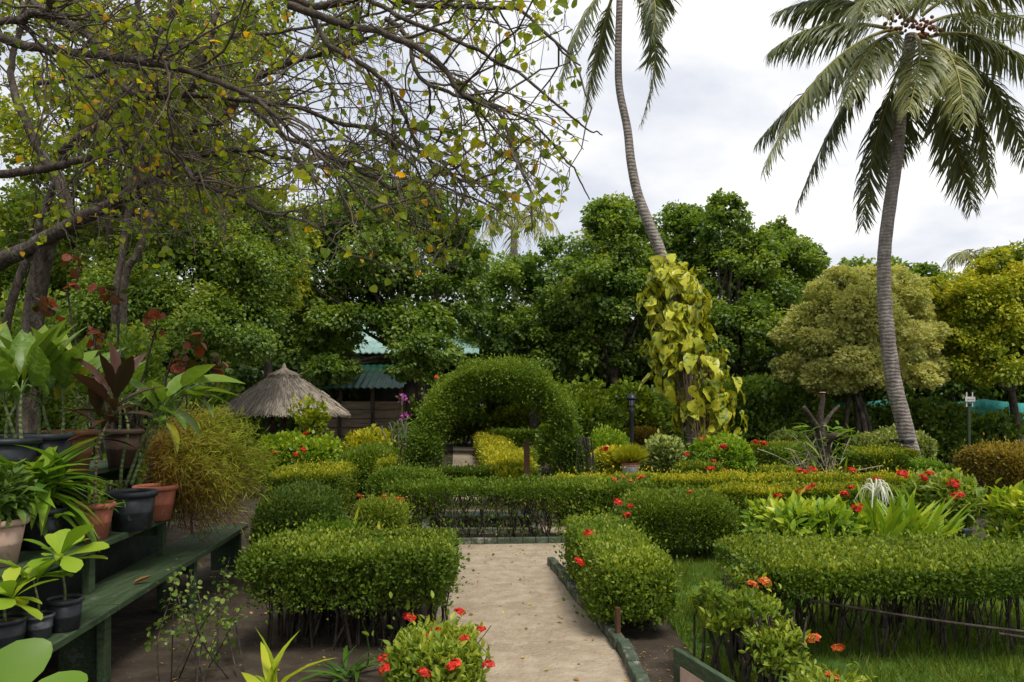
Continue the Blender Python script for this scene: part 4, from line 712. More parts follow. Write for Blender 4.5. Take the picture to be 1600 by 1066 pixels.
for k in range(5): pp[:, k] = c[:, :3]+np.stack([np.cos(th)*r0+.03*k, np.sin(th)*r0, .25-k*rng.uniform(.2, .33, m)], 1)+rng.normal(size=(m, 3))*.025
pp[..., 2] = np.maximum(pp[..., 2], .05)
tubes(mb, pp, .010, 5); mb.build('aerial_roots', surf('root_brown', [(.07, .045, .028), (.14, .095, .06), (.24, .17, .11)], 6, rough=.9), t)
# ------------------------------------------------------------------ pollarded stump with orchids
SY = 11.2; cx_ = X(1286, SY)
t = thing('pollarded_stump', 'pollarded dark stump with cut limbs and pale topped ends', 'tree stump', (cx_, SY, 0))
mb = MB(); W_ = lambda *l: [P(a, b, SY+d) for a, b, d in l]
tube(mb, [(cx_, SY, -.02), (cx_, SY, .3)]+W_((1288, 705, 0), (1284, 682, 0), (1281, 668, 0)), .12, .07, 12, 20)
tube(mb, W_((1281, 672, 0), (1282, 645, 0), (1285, 628, 0), (1285, 614, 0)), .052, .034, 10, 12, cap=True)
tube(mb, W_((1281, 676, 0), (1268, 655, -.15), (1256, 636, -.25)), .055, .032, 8, 10, cap=True)
tube(mb, W_((1282, 674, 0), (1296, 650, .15), (1311, 634, .25)), .038, .022, 8, 10, cap=True)
tube(mb, W_((1286, 694, 0), (1302, 682, -.15), (1318, 680, -.2)), .08, .035, 8, 10, cap=True)
mb.build('trunk', surf('stump_bark', [(.018, .013, .009), (.048, .035, .025), (.12, .09, .068)], 16, rough=.9, bump=.6), t)
mb = MB(); lathe(mb, [(0, 0), (.05, 0), (.045, .012), (0, .014)], P(1285, 614, SY)+np.array([0, 0, .0]), 12); mb.build('cut_face', PALET, t)
t = thing('orchid_clump', 'tangle of thin orchid canes and strap leaves around the pollarded stump', 'orchid', (cx_, SY-.2, 0))
mb = MB(); m = 90; b = np.stack([cx_+-.12+rng.normal(size=m)*.16, SY-.05+rng.normal(size=m)*.15, rng.uniform(.1, .8, m)], 1); d = nrm(np.stack([rng.normal(size=m)*.6-.35, rng.normal(size=m)*.5, rng.uniform(.4, 1.3, m)], 1)); l = rng.uniform(.3, .85, m)
pp = np.stack([b+d*(l*k/4)[:, None]-UP*(.12*(k/4)**2) for k in range(5)], 1); tubes(mb, pp, .009, 4)
mb.build('canes', surf('orchid_cane', [(.16, .13, .08), (.26, .23, .15), (.36, .33, .22)], 5), t)
mb = MB(); m = 190; b = np.stack([cx_+rng.normal(size=m)*.26, SY-.02+rng.normal(size=m)*.2, rng.uniform(.25, 1.35, m)], 1); scatter(mb, STRAP, b, np.stack([rng.normal(size=m), rng.normal(size=m)*.7, rng.uniform(-.1, 1, m)], 1), UP+rng.normal(size=(m, 3))*.5, rng.uniform(.14, .34, m), rng.uniform(.2, .9, m)); mb.build('leaves', LM['strap'], t)
oy = 14.; ox = X(628, oy); t = thing('orchid_clump', 'grey orchid canes with a purple flower spray left of the arch', 'orchid', (ox, oy, 0))
mb = MB(); m = 70; b = np.stack([ox+rng.normal(size=m)*.1, oy+rng.normal(size=m)*.1, np.zeros(m)+.1], 1); d = nrm(np.stack([rng.normal(size=m)*.28, rng.normal(size=m)*.25, np.ones(m)], 1)); l = rng.uniform(.5, 1.3, m)
pp = np.stack([b+d*(l*k/4)[:, None]+np.array([.05, .02, 0])*(k/4)**2*rng.normal(size=(m, 1)) for k in range(5)], 1); tubes(mb, pp, .013, 4); mb.build('canes', surf('orchid_grey', [(.10, .09, .07), (.17, .155, .12), (.27, .25, .20)], 5), t)
mb = MB(); pp = np.array([[(ox, oy, .9), P(628, 640, oy), P(630, 622, oy)]]); tubes(mb, pp, .008, 4); m = 120; scatter(mb, STRAP, b[rng.integers(0, 70, m)]+UP*rng.uniform(.2, 1.2, (m, 1)), np.stack([rng.normal(size=m), rng.normal(size=m), rng.uniform(.1, 1, m)], 1), UP+rng.normal(size=(m, 3))*.5, .28, rng.uniform(.2, .8, m)); mb.build('leaves', LM['strap'], t)
mb = MB(); m = 16; scatter(mb, WID, P(630, 621, oy)+rng.normal(size=(m, 3))*np.array([.05, .05, .04]), runit(m), runit(m), .075, rng.random(m)); m = 12; scatter(mb, WID, P(632, 651, oy)+rng.normal(size=(m, 3))*.04, runit(m), runit(m), .07, rng.random(m)); mb.build('flower_spray', LM['purple'], t)
# spider lily
ly_ = 6.55; lx_ = X(1400, ly_); t = thing('spider_lily', 'spider lily with broad strap leaves and drooping thin white flowers', 'lily', (lx_, ly_, 0))
mb = MB(); m = 170; d = np.stack([rng.normal(size=m)*.6+.15, rng.normal(size=m)*.5, rng.uniform(.8, 1.6, m)], 1); scatter(mb, tmpl([(.15, .4), (.4, .5), (.7, .42), (.88, .22)], .10, .4, .2), np.array([lx_, ly_, .12])+rng.normal(size=(m, 3))*np.array([.16, .1, .03]), d, np.cross(np.cross(d, UP), d)+rng.normal(size=(m, 3))*.2, rng.uniform(.5, .82, m), rng.uniform(.35, .85, m), 0, True); mb.build('leaves', LM['lime'], t)
fc = P(1368, 775, ly_-.05); mb = MB(); tube(mb, [(lx_, ly_, .2), fc-UP*.25, fc], .012, sides=6, n=8); mb.build('stalk', LM['lime'], t)
mb = MB(); m = 30; th = rng.uniform(0, 6.283, m); r = np.stack([np.cos(th), np.sin(th), 0*th], 1); rs = rng.uniform(.08, .17, m); hh = rng.uniform(.06, .13, m); pp = np.stack([fc+r*(rs*k/5)[:, None]*1.1+UP*(hh*math.sin(k/5*3.0)*1.3-rng.uniform(.05, .11, m)*(k/5)**3)[:, None] for k in range(6)], 1); tubes(mb, pp, 0.0048*np.array([.7, 1, 1, 1, .8, .4])[None], 4); mb.build('flower', LM['white'], t)
# small grassy plants
def tuft(name, label, c, n, size, tm, pal, tn=(.2, .8), sp=.06, up=.9, cat='plant', hz=.7):
    c = np.array(c, float); t = thing(name, label, cat, (c[0], c[1], 0)); mb = MB(); d = np.stack([rng.normal(size=n)*hz, rng.normal(size=n)*hz, rng.uniform(.3, 1.1, n)*up], 1)
    scatter(mb, tm, c+rng.normal(size=(n, 3))*np.array([sp, sp, .01])+UP*.02, d, np.cross(np.cross(d, UP+np.array([.01, 0, 0])), d)+rng.normal(size=(n, 3))*.2, size*rng.uniform(.6, 1.2, n), rng.uniform(*tn, n), 0, True); mb.build('leaves', LM[pal], t); return t
tuft('grass_tuft', 'yellow-green spiky grass tuft in front of the bronze-tinged ixora', (X(562, 6.7), 6.7, .1), 90, .55, STRAP, 'gold', (.5, .95))
tuft('strap_leaved_seedling', 'light green strap-leaved seedling at the bottom edge beside the clipped hedge', (X(425, 3.95), 3.95, .02), 12, .32, STRAPW, 'lime', (.6, .95), .02, 1.3, hz=.5)
tuft('strap_leaved_seedling', 'dark narrow-leaved plant between the clipped hedge and the scarlet ixora', (X(545, 4.3), 4.3, .02), 22, .24, STRAP, 'strap', (.0, .35), .05, 1.1)
t = thing('sapling', 'sparse wispy sapling with tiny rounded leaves beside the plant bench', 'sapling', (X(300, 4.4), 4.4, 0)); mb = MB(); lm = MB()
for k in range(13):
    b = np.array([X(random.uniform(265, 385), 4.4), 4.4+random.uniform(-.3, .3), 0]); tp = P(random.uniform(255, 380), random.uniform(845, 975), 4.4+random.uniform(-.4, .3)); q = spline([b, (b+tp)/2+rng.normal(size=3)*.04, tp], 12); tube(mb, q, .005, .002, 5)
    n = 34; u = rng.uniform(.35, 1, n); p = np.stack([np.interp(u, np.linspace(0, 1, 12), q[:, j]) for j in range(3)], 1)+rng.normal(size=(n, 3))*.03; scatter(lm, ROUND, p, rng.normal(size=(n, 3))+UP*.4, UP+rng.normal(size=(n, 3))*.5, rng.uniform(.016, .036, n), rng.uniform(.3, .95, n))
mb.build('stems', BARKD, t); lm.build('leaves', LM['blue'], t)
# ================================================================== overhead canopy tree
t = thing('overhanging_tree', 'large branching tree with heart-shaped green and orange leaves arching over the garden', 'tree', (X(52, 8), 8.0, 0))
LIMB = [  # (px, py, Y)..., r0, r1
 ([(0, 56, 5.6), (62, 75, 5.6), (141, 87, 5.6), (219, 103, 5.5), (297, 119, 5.4), (375, 144, 5.3), (416, 169, 5.2), (470, 225, 5.1), (540, 290, 5.0), (590, 345, 5.0)], .045, .009),
 ([(40, -20, 6.4), (72, 19, 6.4), (125, 44, 6.3), (162, 87, 6.2), (187, 134, 6.1), (237, 159, 6.0), (312, 156, 5.9), (391, 164, 5.8), (450, 169, 5.7), (517, 189, 5.6), (585, 203, 5.5), (650, 235, 5.3), (720, 285, 5.2)], .05, .008),
 ([(0, 272, 7), (78, 259, 6.9), (156, 237, 6.8), (219, 231, 6.6), (265, 244, 6.5), (297, 281, 6.3), (359, 306, 6.1), (403, 330, 6.0), (470, 352, 5.9), (520, 395, 5.8)], .05, .007),
 ([(-60, 440, 8), (0, 409, 8), (60, 379, 7.9), (120, 346, 7.8), (180, 316, 7.7), (222, 282, 7.5), (250, 219, 7.4), (312, 194, 7.2), (359, 175, 7.0), (391, 131, 6.9), (444, 100, 6.7), (520, 75, 6.5), (602, 47, 6.3)], .115, .016),
 ([(94, 237, 8), (175, 175, 7.9), (219, 94, 7.8), (269, 19, 7.7), (300, -50, 7.6)], .05, .03),
 ([(216, -20, 6.2), (222, 60, 6.2), (225, 131, 6.2), (205, 200, 6.2), (212, 232, 6.2)], .03, .02),
 ([(344, 19, 6.6), (325, 70, 6.6), (300, 112, 6.7), (262, 165, 6.9), (219, 200, 7.2)], .025, .04),
 ([(450, 7, 5.2), (517, 30, 5.2), (602, 47, 5.1), (669, 81, 5.0), (707, 128, 4.95), (764, 162, 4.9), (788, 236, 4.8), (815, 287, 4.8), (822, 358, 4.8)], .035, .006),
 ([(422, -10, 6), (500, 15, 6), (595, 2, 5.9), (652, 20, 5.8), (744, 24, 5.7), (805, 25, 5.6), (855, 68, 5.5), (905, 110, 5.4)], .04, .007),
 ([(484, 20, 5.6), (517, 74, 5.6), (585, 118, 5.5), (619, 162, 5.5), (640, 216, 5.4), (690, 270, 5.3), (735, 320, 5.3)], .03, .006),
 ([(391, 170, 5.4), (450, 216, 5.4), (531, 250, 5.3), (585, 280, 5.2), (612, 297, 5.2), (666, 284, 5.1), (740, 310, 5.0), (800, 340, 5.0)], .024, .005),
 ([(600, 30, 5.4), (632, 61, 5.4), (646, 125, 5.3), (693, 152, 5.2), (754, 162, 5.2), (820, 195, 5.1), (880, 250, 5.0), (915, 300, 5.0)], .024, .005),
 ([(0, 34, 5.), (62, 12, 5.), (120, -20, 5)], .03, .02),
 ([(222, 282, 7.2), (300, 250, 7.0), (380, 235, 6.8), (460, 250, 6.6), (540, 265, 6.4)], .045, .01),
 ([(120, 346, 7.8), (90, 280, 7.8), (40, 200, 7.8), (10, 120, 7.8), (30, 20, 7.8)], .08, .03),
 ([(60, 130, 7), (150, 120, 7), (260, 80, 7), (345, 60, 7), (450, 40, 7), (560, 20, 7), (650, -10, 7)], .03, .012),
 ([(560, -10, 5.), (640, 30, 4.9), (720, 70, 4.8), (800, 110, 4.8), (860, 160, 4.8), (900, 200, 4.8), (935, 210, 4.8)], .02, .005)]
paths = []
for L_, r0, r1 in LIMB:
    q = spline([P(*a) for a in L_], 46); q += np.cumsum(rng.normal(size=q.shape)*.006, axis=0); paths.append(q)
    mb = MB(); tube(mb, q, r0*.82, r1*.8, 9); mb.build('limb', BARK, t)
mb = MB(); tube(mb, [(X(40, 8.2), 8.2, -.1), P(44, 640, 8.15), P(50, 520, 8.1), P(62, 430, 8.0), P(75, 372, 7.9)], .115, .095, 12, 24)
tube(mb, [(X(-30, 8.6), 8.6, -.1), P(0, 600, 8.6), P(16, 480, 8.5), P(70, 330, 8.4), P(100, 240, 8.2)], .06, .035, 10, 24); mb.build('trunk', BARK, t)
LB = lambda px: np.interp(px, [0, 250, 400, 520, 570, 640, 700, 830, 900, 940], [430, 410, 400, 440, 470, 440, 430, 360, 325, 215])
def proj(p): return CX+p[..., 0]/p[..., 1]*F, HY-(p[..., 2]-H)/p[..., 1]*F
def okp(p, mg=0):
    px, py = proj(p); return (p[..., 1] > 3.9) & (px < 928+mg) & (py < LB(px)+mg)
def grow(starts, dirs, length, K, curl=.28, droop=.05):
    n = len(starts); pp = np.zeros((n, K, 3)); pp[:, 0] = starts; d = nrm(dirs)
    for k in range(1, K):
        d = nrm(d+rng.normal(size=(n, 3))*curl-UP*droop); pp[:, k] = pp[:, k-1]+d*(length/(K-1))[:, None]
    return pp
m = 500; ip = rng.choice(len(paths), m, p=[.09, .09, .09, .11, .06, .04, .04, .06, .07, .06, .06, .05, .03, .06, .04, .05, .0]); ik = rng.integers(4, 46, m)
st = np.array([paths[a][b] for a, b in zip(ip, ik)]); tg = np.array([paths[a][min(b+1, 45)]-paths[a][max(b-1, 0)] for a, b in zip(ip, ik)]); tg = nrm(tg)
sec = grow(st, tg*.8+runit(m)*.75+np.array([.15, 0, -.05]), rng.uniform(.5, 1.5, m), 9, .24, .035)
sec = sec[okp(sec[:, -1]) & okp(sec[:, 4])]; m = len(sec)
mb = MB(); tubes(mb, sec, np.linspace(.009, .003, 9)[None]*rng.uniform(.6, 1.3, (m, 1)), 5)
m2 = 2700; a = rng.integers(0, m, m2); b = rng.integers(2, 9, m2); st = sec[a, b]; tg = nrm(sec[a, b]-sec[a, b-1])
tw = grow(st, tg*.7+runit(m2)*.8-UP*.1, rng.uniform(.18, .6, m2), 6, .3, .06); tw = tw[okp(tw[:, -1], 6)]; m2 = len(tw)
tubes(mb, tw, np.linspace(.003, .0015, 6)[None]*rng.uniform(.7, 1.3, (m2, 1)), 4); mb.build('twigs', TWIG, t)
mb = MB(); a = rng.integers(0, m2, 12500); p = tw[a, rng.integers(2, 6, len(a))]; px, py = proj(p)
w_ = np.interp(px, [0, 300, 500, 700, 900], [.6, .5, .4, .6, 1.])*np.where(py > 330, .7, 1); cl = lumps(p, 1.6); keep = (rng.random(len(p)) < w_*np.clip(.62+.5*cl, .12, 1.2)); p = p[keep]; n = len(p)
p = p+rng.normal(size=(n, 3))*.02
orange = rng.random(n) < .06; tn = np.where(orange, rng.uniform(.82, 1., n), rng.uniform(.08, .6, n))
scatter(mb, HEART, p, rng.normal(size=(n, 3))*.55-UP*rng.uniform(.2, 1, (n, 1)), rng.normal(size=(n, 3))*.7+UP*.4, rng.uniform(.034, .072, n)*np.where(rng.random(n) < .06, 1.35, 1), tn)
mb.build('foliage', LM['canopy'], t)
# second pair of slim trunks
t = thing('twin_trunk_tree', 'pair of slim pale grey trunks rising behind the potted plants', 'tree', (X(186, 9.2), 9.2, 0)); 
for q in ([(178, 640), (180, 500), (188, 420), (197, 360), (207, 280), (214, 180), (230, 60)], [(196, 640), (192, 472), (216, 394), (240, 330), (262, 260), (290, 160)]):
    mb = MB(); tube(mb, [P(a, b, 9.2) if k else np.array([X(a, 9.2), 9.2, -.05]) for k, (a, b) in enumerate(q)], .055, .03, 9, 30); mb.build('trunk', BARK, t)
mb = MB(); cc = crown(mb, [(P(215, 160, 9.2), np.array([1.1, .8, .7])), (P(300, 110, 9.4), np.array([.8, .8, .6]))], .085, HEART, 14, .25, .35, (.1, .6)); mb.build('crown', LM['canopy'], t)
# ================================================================== tiered plant bench and its pots
def ex(z, Y): # front edge of each tier
    return {.45: -2.39-.10*(Y-5.3), .75: -2.62-.10*(Y-5.17), 1.15: -2.98-.10*(Y-5.)}[z]
rzb = math.atan(.10)
t = thing('plant_bench', 'green painted three-tier wooden plant bench with long plank shelves', 'plant stand', (ex(.45, 4.5), 4.5, 0))
def shelf(z, Y0, Y1, wd=.36, brk=None):
    cuts = [Y0]+(brk or [])+[Y1]
    for a, b in zip(cuts[:-1], cuts[1:]):
        for k in range(2):
            mb = MB(); Y = (a+b)/2; w_ = wd/2; box(mb, (ex(z, Y)-w_*(k+.5), Y, z-.02+random.uniform(-.002, .002)), (w_-.006, b-a-.008, .04), rzb); mb.build('shelf_board', GREENP, t, bevel=.004)
shelf(.45, 1.9, 7.2, .38, [4.28, 5.7]); shelf(.75, 1.9, 5.85, .36, [4.9]); shelf(1.15, 2.2, 6.2, .5, [4.4])
for z, Ys, Yw in ((.45, (2.9, 4.22, 5.75, 7.05), .3), (.75, (3.2, 4.55, 5.75), .3), (1.15, (3., 4.5, 6.1), .4)):
    for Y in Ys:
        mb = MB(); box(mb, (ex(z, Y)-.06, Y, (z-.04)/2), (.05, .07, z-.042), rzb); mb.build('leg', GREENP, t, bevel=.004)
        mb = MB(); box(mb, (ex(z, Y)-.2, Y, z-.10), (.3, .03, .11), rzb); mb.build('bearer', GREENP, t, bevel=.004)
for Y in (4.22, 7.05):
    mb = MB(); box(mb, (ex(.45, Y)-.19, Y+.04, .22), (.28, .03, .38), rzb); mb.build('end_panel', GREENP, t, bevel=.004)
for Y in (2.9, 4.3, 5.55):  # added black sheets standing in for the shade behind the upper tier
    mb = MB(); box(mb, (ex(1.15, Y)-.44, Y, .56), (.025, 1.36 if Y < 5 else 1.1, 1.08), rzb); mb.build('shade_panel', surf('shade_black', [(.008, .012, .009), (.016, .022, .017), (.03, .038, .03)], 5, rough=.8), t)
for Y in (2.9, 4.4, 5.9):  # more added black sheets, painted shade below the middle tier
    mb = MB(); box(mb, (ex(.75, Y)-.40, Y, .35), (.025, 1.49, .68), rzb); mb.build('shade_panel', MATS['shade_black'], t)
def pot(label, c, r, h, mat, rim=.012, name='potted_plant', cat='potted plant', taper=.7, ridge=True, soil=True, group='potted plants on the tiered bench'):
    t = thing(name, label, cat, c, group); x = np.array(c)
    mb = MB(); lathe(mb, [(0, .002), (r*taper, .002), (r*(taper+(1-taper)*.45), h*.45), (r*(taper+(1-taper)*.46)+.003, h*.47), (r*(taper+(1-taper)*.5), h*.5), (r*.96, h*.86), (r*.9, h*.86), (r*.88, h*.8), (0, h*.8)], x, 36); mb.build('pot', mat, t)
    mb = MB(); a = np.linspace(-.5*math.pi, 1.5*math.pi, 15); lathe(mb, [(r*.985+.013*math.cos(q)*r/.13, h*.93+h*.075*math.sin(q)) for q in a], x, 36); mb.build('rim', mat, t)
    mb = MB(); lathe(mb, [(r*.95, h*.84), (r*.6, h*.875), (0, h*.885)], x, 24); mb.build('soil', SOIL, t); return t
def stemleaf(t, pts, r0, leaves, tm, pal, mat=None, bld=True):
    mb = MB(); tube(mb, pts, r0, r0*.6, 8, 14); mb.build('stem', mat or surf('green_stem', [(.06, .09, .03), (.13, .17, .06), (.22, .26, .12)], 8, wave=9., bump=.3), t)
def bigleaves(t, lst, tm, pal, tn=(.2, .6), petiole=None, wv=0):
    mb = MB()
    for a, b, s, k in lst:   # base, direction, size, tint
        a = np.array(a); b = nrm(np.array(b, float)); n = np.cross(np.cross(b, UP+rng.normal(size=3)*.35), b)
        if n[2] < 0: n = -n
        scatter(mb, tm, a[None], b[None], n[None], np.array([s]), np.array([k]), 0, True)
    o = mb.build('foliage', LM[pal], t)
    if petiole:
        mb = MB()
        for a, c, r in petiole: a = np.array(a); c = np.array(c); tube(mb, [c, (a+c)/2+np.array([0, 0, .03]), a], r, r*.7, 6, 8)
        mb.build('petioles', surf('petiole', [(.1, .17, .04), (.18, .26, .07)], 4, rough=.5), t)
    return o
def rosette(t, c, n, size, tm, pal, tn, el=(.2, 1.3), sp=.02, name='foliage'):
    mb = MB(); az = np.arange(n)*2.4+rng.normal(size=n)*.25; e = rng.uniform(*el, n); d = np.stack([np.cos(az)*np.cos(e), np.sin(az)*np.cos(e), np.sin(e)], 1)
    nn = np.cross(np.cross(d, UP+np.array([.01, .02, 0])), d); scatter(mb, tm, np.array(c)+rng.normal(size=(n, 3))*sp, d, nn+rng.normal(size=(n, 3))*.15, size*rng.uniform(.7, 1.15, n), np.clip(rng.uniform(*tn, n), 0, 1), 0, True)
    return mb.build(name, LM[pal], t)
CANE = surf('cordyline_cane', [(.08, .055, .03), (.15, .11, .065), (.23, .18, .11)], 8, wave=11., bump=.4)
# red cordyline in terracotta
c = (X(143, 4.72), 4.72, .75); t = pot('terracotta pot with a dark red cordyline on two bare canes', c, .132, .235, TERRA)
c = np.array(c)
s1 = [c+np.array([.02, 0, .2]), P(150, 730, 4.72), P(157, 672, 4.75)]; s2 = [P(152, 705, 4.72), P(160, 680, 4.70), P(176, 645, 4.68)]
for s_ in (s1, s2): stemleaf(t, s_, .011, 0, 0, 0, CANE)
mb = MB()
for top, n, sc in ((P(157, 668, 4.75), 9, .9), (P(178, 640, 4.68), 17, 1.)):
    az = np.arange(n)*2.4; e = np.linspace(1.45, .0, n); d = np.stack([np.cos(az)*np.cos(e), np.sin(az)*np.cos(e), np.sin(e)], 1); nn = np.cross(np.cross(d, UP+np.array([.01, .02, 0])), d)
    scatter(mb, tmpl([(.18, .22), (.4, .46), (.65, .5), (.85, .28)], .23, .45, .3), top+UP*np.linspace(.1, -.08, n)[:, None], d, nn+rng.normal(size=(n, 3))*.2, sc*rng.uniform(.30, .42, n)*(.62+.38*np.clip(e/1., 0, 1)), np.clip(rng.uniform(.1, .6, n)+(e < .05)*.15, 0, 1), 0, True)
mb.build('foliage', LM['cordy'], t)
mb = MB(); n = 120; scatter(mb, STRAP, c+np.array([.04, -.02, .2])+rng.normal(size=(n, 3))*np.array([.05, .05, .005]), np.stack([rng.normal(size=n), rng.normal(size=n), rng.uniform(.4, 1.4, n)], 1), UP+runit(n)*.5, rng.uniform(.05, .11, n), rng.uniform(.1, .6, n)); mb.build('weeds', LM['strap'], t)
# dieffenbachia in black pot
c = np.array((X(206, 5.1), 5.1, .75)); t = pot('black plastic pot with a leaning large-leaved green plant on ringed canes', c, .155, .27, BLACKP, taper=.78)
lv = []
for a, b in (((198, 755), (238, 655)), ((205, 757), (250, 650)), ((188, 757), (200, 680))):
    q = [P(a[0], a[1], 5.1), P((a[0]+b[0])/2-3, (a[1]+b[1])/2+4, 5.1), P(b[0], b[1], 5.05)]; stemleaf(t, q, .013, 0, 0, 0)
for bx_, by2, dx, dy2, dz, s, k in [(262, 630, .5, -.2, .35, .34, .3), (255, 632, .2, -.5, .5, .32, .35), (275, 618, .8, -.1, .15, .36, .25), (250, 640, .9, -.5, -.1, .32, .2), (290, 615, .9, .1, .25, .34, .5), (245, 640, -.2, -.4, .7, .3, .3), (270, 640, .9, -.3, -.35, .28, .6), (262, 620, .3, .4, .6, .33, .35), (300, 620, .8, -.4, -.2, .26, .55), (235, 650, .5, -.6, .1, .28, .15), (285, 605, .6, -.2, .6, .3, .35), (255, 655, .7, -.3, -.6, .25, .8), (225, 640, -.5, -.3, .5, .26, .3), (300, 600, .9, .3, .3, .3, .6)]:
    lv.append((P(bx_, by2, 5.05+random.uniform(-.15, .15)), (dx, dy2, dz), s*1.08, k))
bigleaves(t, lv, BIGL, 'aglao', petiole=[(a, P(246, 655, 5.06), .006) for a, *_ in lv])
# orange pot behind with the feathery bush
c = (X(243, 5.55), 5.55, .75); t = pot('terracotta pot behind the black one holding a big feathery green and rust bush', c, .15, .26, TERRA, cat='potted plant', name='potted_bush')
mb = MB(); n = 30000; fc = P(322, 742, 6.0)+np.array([0, .1, 0]); u = runit(n); rad = rng.uniform(.2, 1, n)**.5
# arching sprays from the pot
ns = 420; sc_ = P(262, 735, 5.7); tp = fc+runit(ns)*np.array([.52, .55, .54])*rng.uniform(.5, 1.05, (ns, 1)); md = (sc_+tp)/2+UP*.22
T_ = np.linspace(0, 1, 8)[None, :, None]; pp = (1-T_)**2*sc_+2*T_*(1-T_)*md[:, None]+T_*T_*tp[:, None]; tubes(mb, pp, .0025, 3, .15)
a = rng.integers(0, ns, n); v = rng.uniform(.3, 1, n); f8 = v*6.999; i = f8.astype(int); g = (f8-i)[:, None]; p = pp[a, i]*(1-g)+pp[a, i+1]*g+rng.normal(size=(n, 3))*.035
tt = np.clip(.45+1.4*(p[:, 0]-fc[0])+.7*(p[:, 2]-fc[2])+rng.normal(size=n)*.16, 0, 1)
scatter(mb, tmpl([(.5, .5)], .07, .2, .2), p, (tp[a]-sc_)*.6+rng.normal(size=(n, 3))*.55-UP*.1, runit(n)+UP*.4, rng.uniform(.04, .10, n), tt)
mb.build('foliage', LM['feather'], t)
# pale pot at the edge
c = np.array((X(-8, 3.95), 3.95, .75)); t = pot('pale pinkish clay pot with a bushy bluish green plant at the picture edge', c, .145, .25, PALET)
mb = MB(); n = 420; u = runit(n); p = c+np.array([0, 0, .36])+u*np.array([.17, .17, .16])*rng.uniform(.4, 1, (n, 1)); scatter(mb, LANCE, p, u+UP*.3+rng.normal(size=(n, 3))*.4, UP+u*.4+rng.normal(size=(n, 3))*.3, rng.uniform(.06, .1, n), rng.uniform(.1, .6, n), 0, True); mb.build('foliage', LM['blue'], t)
mb = MB(); n = 20; pp = np.stack([np.tile(c+UP*.2, (n, 1)), c+UP*.3+runit(n)*.08, c+UP*.38+runit(n)*.14], 1); tubes(mb, pp, .004, 4); mb.build('stems', BARKD, t)
# light strappy plant
c = np.array((X(62, 4.45), 4.45, .75)); t = pot('dark pot overflowing with arching light green strap leaves', c, .14, .24, BLACKP)
rosette(t, c+UP*.34, 84, .37, STRAPW, 'strap', (.25, .85), (-.35, 1.35), .05)
for k in range(3): stemleaf(t, [c+UP*.18, c+UP*.3+np.array([(k-1)*.04, 0, 0]), c+UP*.38+np.array([(k-1)*.07, 0, 0])], .009, 0, 0, 0)
# top tier
def topplant(label, px, Y, r, h, mat, stems_, sd, pal='aglao', lsz=(.30, .42), n=7, hgt=.5):
    c = np.array((X(px, Y), Y, 1.15)); t = pot(label, c, r, h, mat); lv = []; pt = []
    for k in range(stems_):
        b = c+np.array([random.uniform(-.6, .6)*r, random.uniform(-.5, .5)*r, h*.85]); tp = b+np.array([random.uniform(-.06, .06), random.uniform(-.06, .06), hgt*random.uniform(.45, .65)]); stemleaf(t, [b, (b+tp)/2+rng.normal(size=3)*.01, tp], .012, 0, 0, 0)
        for j in range(n):
            az_ = j*2.4+k; e = random.uniform(.15, 1.2); d = np.array([math.cos(az_)*math.cos(e), math.sin(az_)*math.cos(e), math.sin(e)]); a = tp+d*random.uniform(.06, .2); lv.append((a, d*.7+np.array([0, -.1, .75]), random.uniform(*lsz), random.uniform(.1, .62) if random.random() > .07 else .8)); pt.append((a, tp, .006))
    bigleaves(t, lv, BIGL, pal, petiole=pt); return t
topplant('black tub of tall broad-leaved green plants on the upper tier at the picture edge', 12, 4.5, .17, .26, BLACKP, 3, 1)
topplant('black tub of tall broad-leaved green plants on the upper tier beside the clay pot', 70, 4.75, .16, .28, BLACKP, 3, 1)
topplant('wavy-rimmed brown clay pot with fresh green leaves on the upper tier', 108, 5.05, .165, .29, OLDT, 2, 1, lsz=(.2, .32), n=6, hgt=.4)
topplant('old dark brown clay pot on the upper tier behind the cordyline', 192, 5.6, .14, .28, surf('dark_clay', [(.03, .018, .012), (.055, .033, .02), (.09, .055, .035)], 6, rough=.8), 2, 1, lsz=(.2, .3), n=6, hgt=.42)
topplant('broad-leaved green plant in a black tub furthest left on the upper tier', -30, 4.9, .17, .26, BLACKP, 3, 1, hgt=.6)
# lower bench: obovate-leaved seedlings
c = np.array((X(101, 3.8), 3.8, .45)); t = pot('small black pot with a bright green broad-leaved seedling on the lower plank', c, .083, .165, BLACKP, taper=.82)
tp = P(93, 872, 3.78); stemleaf(t, [c+UP*.14, c+UP*.22, tp], .008, 0, 0, 0); rosette(t, tp, 15, .2, OBOV, 'obov', (.1, .6), (-.2, 1.2), .012); 
c = np.array((X(60, 3.66), 3.66, .45)); t = pot('small grey nursery pot with a green seedling between two black pots', c, .068, .12, surf('grey_plastic', [(.03, .032, .036), (.06, .062, .07), (.12, .12, .13)], 12, rough=.4), taper=.8)
tp = P(52, 905, 3.66); stemleaf(t, [c+UP*.1, c+UP*.18, tp], .007, 0, 0, 0); rosette(t, tp, 9, .19, OBOV, 'obov', (.05, .5), (-.1, 1.3), .01)
c = np.array((X(8, 3.5), 3.5, .45)); t = pot('black pot with a drooping yellow-green seedling at the end of the lower plank', c, .09, .15, BLACKP, taper=.8)
tp = P(22, 935, 3.48); stemleaf(t, [c+UP*.12, c+UP*.2, tp], .008, 0, 0, 0); rosette(t, tp, 11, .17, OBOV, 'obov', (.15, .7), (-.3, 1.2), .012)
c = np.array((-2.02, 2.45, .45)); t = pot('near black pot with large round glossy leaves in the bottom corner', c, .1, .17, BLACKP, taper=.8)
mb = MB(); CT = tmpl([(.06, .3), (.22, .46), (.45, .5), (.7, .44), (.88, .28), (.96, .16)], .72, .12, .10); lv = []
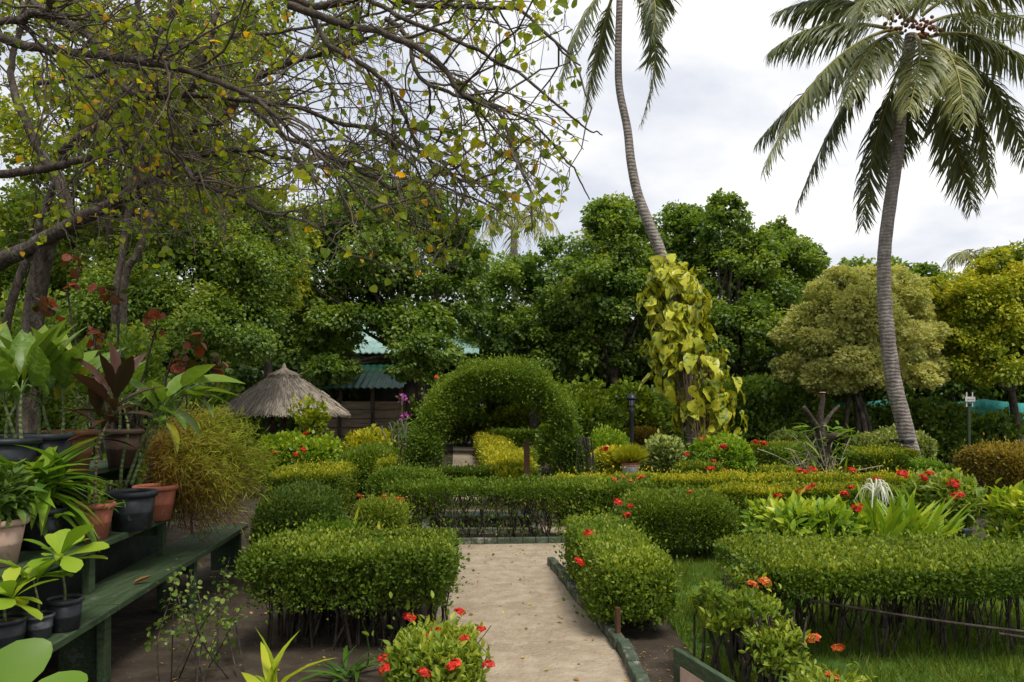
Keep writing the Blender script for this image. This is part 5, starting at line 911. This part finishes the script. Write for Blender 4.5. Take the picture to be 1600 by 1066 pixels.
for a_, b_, n_, sz in ((P(-28, 1082, 2.1), (.5, .42, .46), (.3, -.72, .55), .20), (P(40, 1112, 2.05), (.42, .5, .3), (.1, -.6, .7), .17), (P(-60, 1130, 2.2), (-.5, .3, .4), (.1, -.5, .8), .2), (P(0, 1160, 2.1), (.2, -.6, .3), (.1, .3, .9), .18)):
    scatter(mb, CT, np.array(a_)[None], np.array(b_)[None], np.array(n_)[None], np.array([sz]), np.array([.06]), 0, True); lv.append(a_)
mb.build('foliage', LM['obov'], t); mb = MB()
for a_ in lv: tube(mb, [c+UP*.15, (a_+c+UP*.15)/2+np.array([0, 0, .02]), a_], .006, .004, 6, 8)
mb.build('petioles', surf('petiole', [(.1, .17, .04), (.18, .26, .07)], 4, rough=.5), t)
# fallen leaf, copperleaf shrub
t = None; mb = MB(); scatter(mb, tmpl([(.2, .4), (.5, .5), (.8, .3)], .4, .9, -.25), P(207, 897, 4.75)[None]*np.array([1, 1, 0])+np.array([0, 0, .458]), np.array([[1, .5, .12]]), UP[None], np.array([.12]), np.array([.2]))
setp(mb.build('fallen_leaf', LM['dry'], origin=(X(207, 4.75), 4.75, .455)), 'curled brown dead leaf lying on the lower green plank', 'leaf')
t = thing('copperleaf_shrub', 'loose shrub with red and copper leaves behind the potted plants', 'shrub', (X(250, 6.9), 6.9, 0)); mb = MB(); lm = MB()
for q in ([(110, 490), (120, 440), (123, 402)], [(185, 520), (182, 470), (178, 445)], [(235, 545), (245, 515), (240, 488)], [(290, 560), (300, 545), (312, 522)], [(300, 590), (325, 575), (335, 555)], [(260, 590), (280, 570), (290, 572)], [(150, 545), (150, 525), (158, 515)], [(60, 500), (80, 480), (80, 478)], [(330, 590), (345, 580), (348, 570)]):
    b = np.array([X(215, 6.9)+random.uniform(-.5, .5), 6.9+random.uniform(-.2, .2), 0]); q = spline([b]+[P(a, c, 6.9) for a, c in q], 16); tube(mb, q, .012, .004, 6)
    n = 11; u = rng.uniform(.6, 1, n); p = np.stack([np.interp(u, np.linspace(0, 1, 16), q[:, j]) for j in range(3)], 1)+rng.normal(size=(n, 3))*.05; scatter(lm, ROUND, p, rng.normal(size=(n, 3))*.6-UP*.3, UP*.7+rng.normal(size=(n, 3))*.5, rng.uniform(.06, .12, n), rng.uniform(.0, 1, n))
mb.build('stems', BARKD, t); lm.build('leaves', LM['copper'], t)
tot = sum(len(m.polygons) for m in bpy.data.meshes); print('TOTAL FACES', tot)
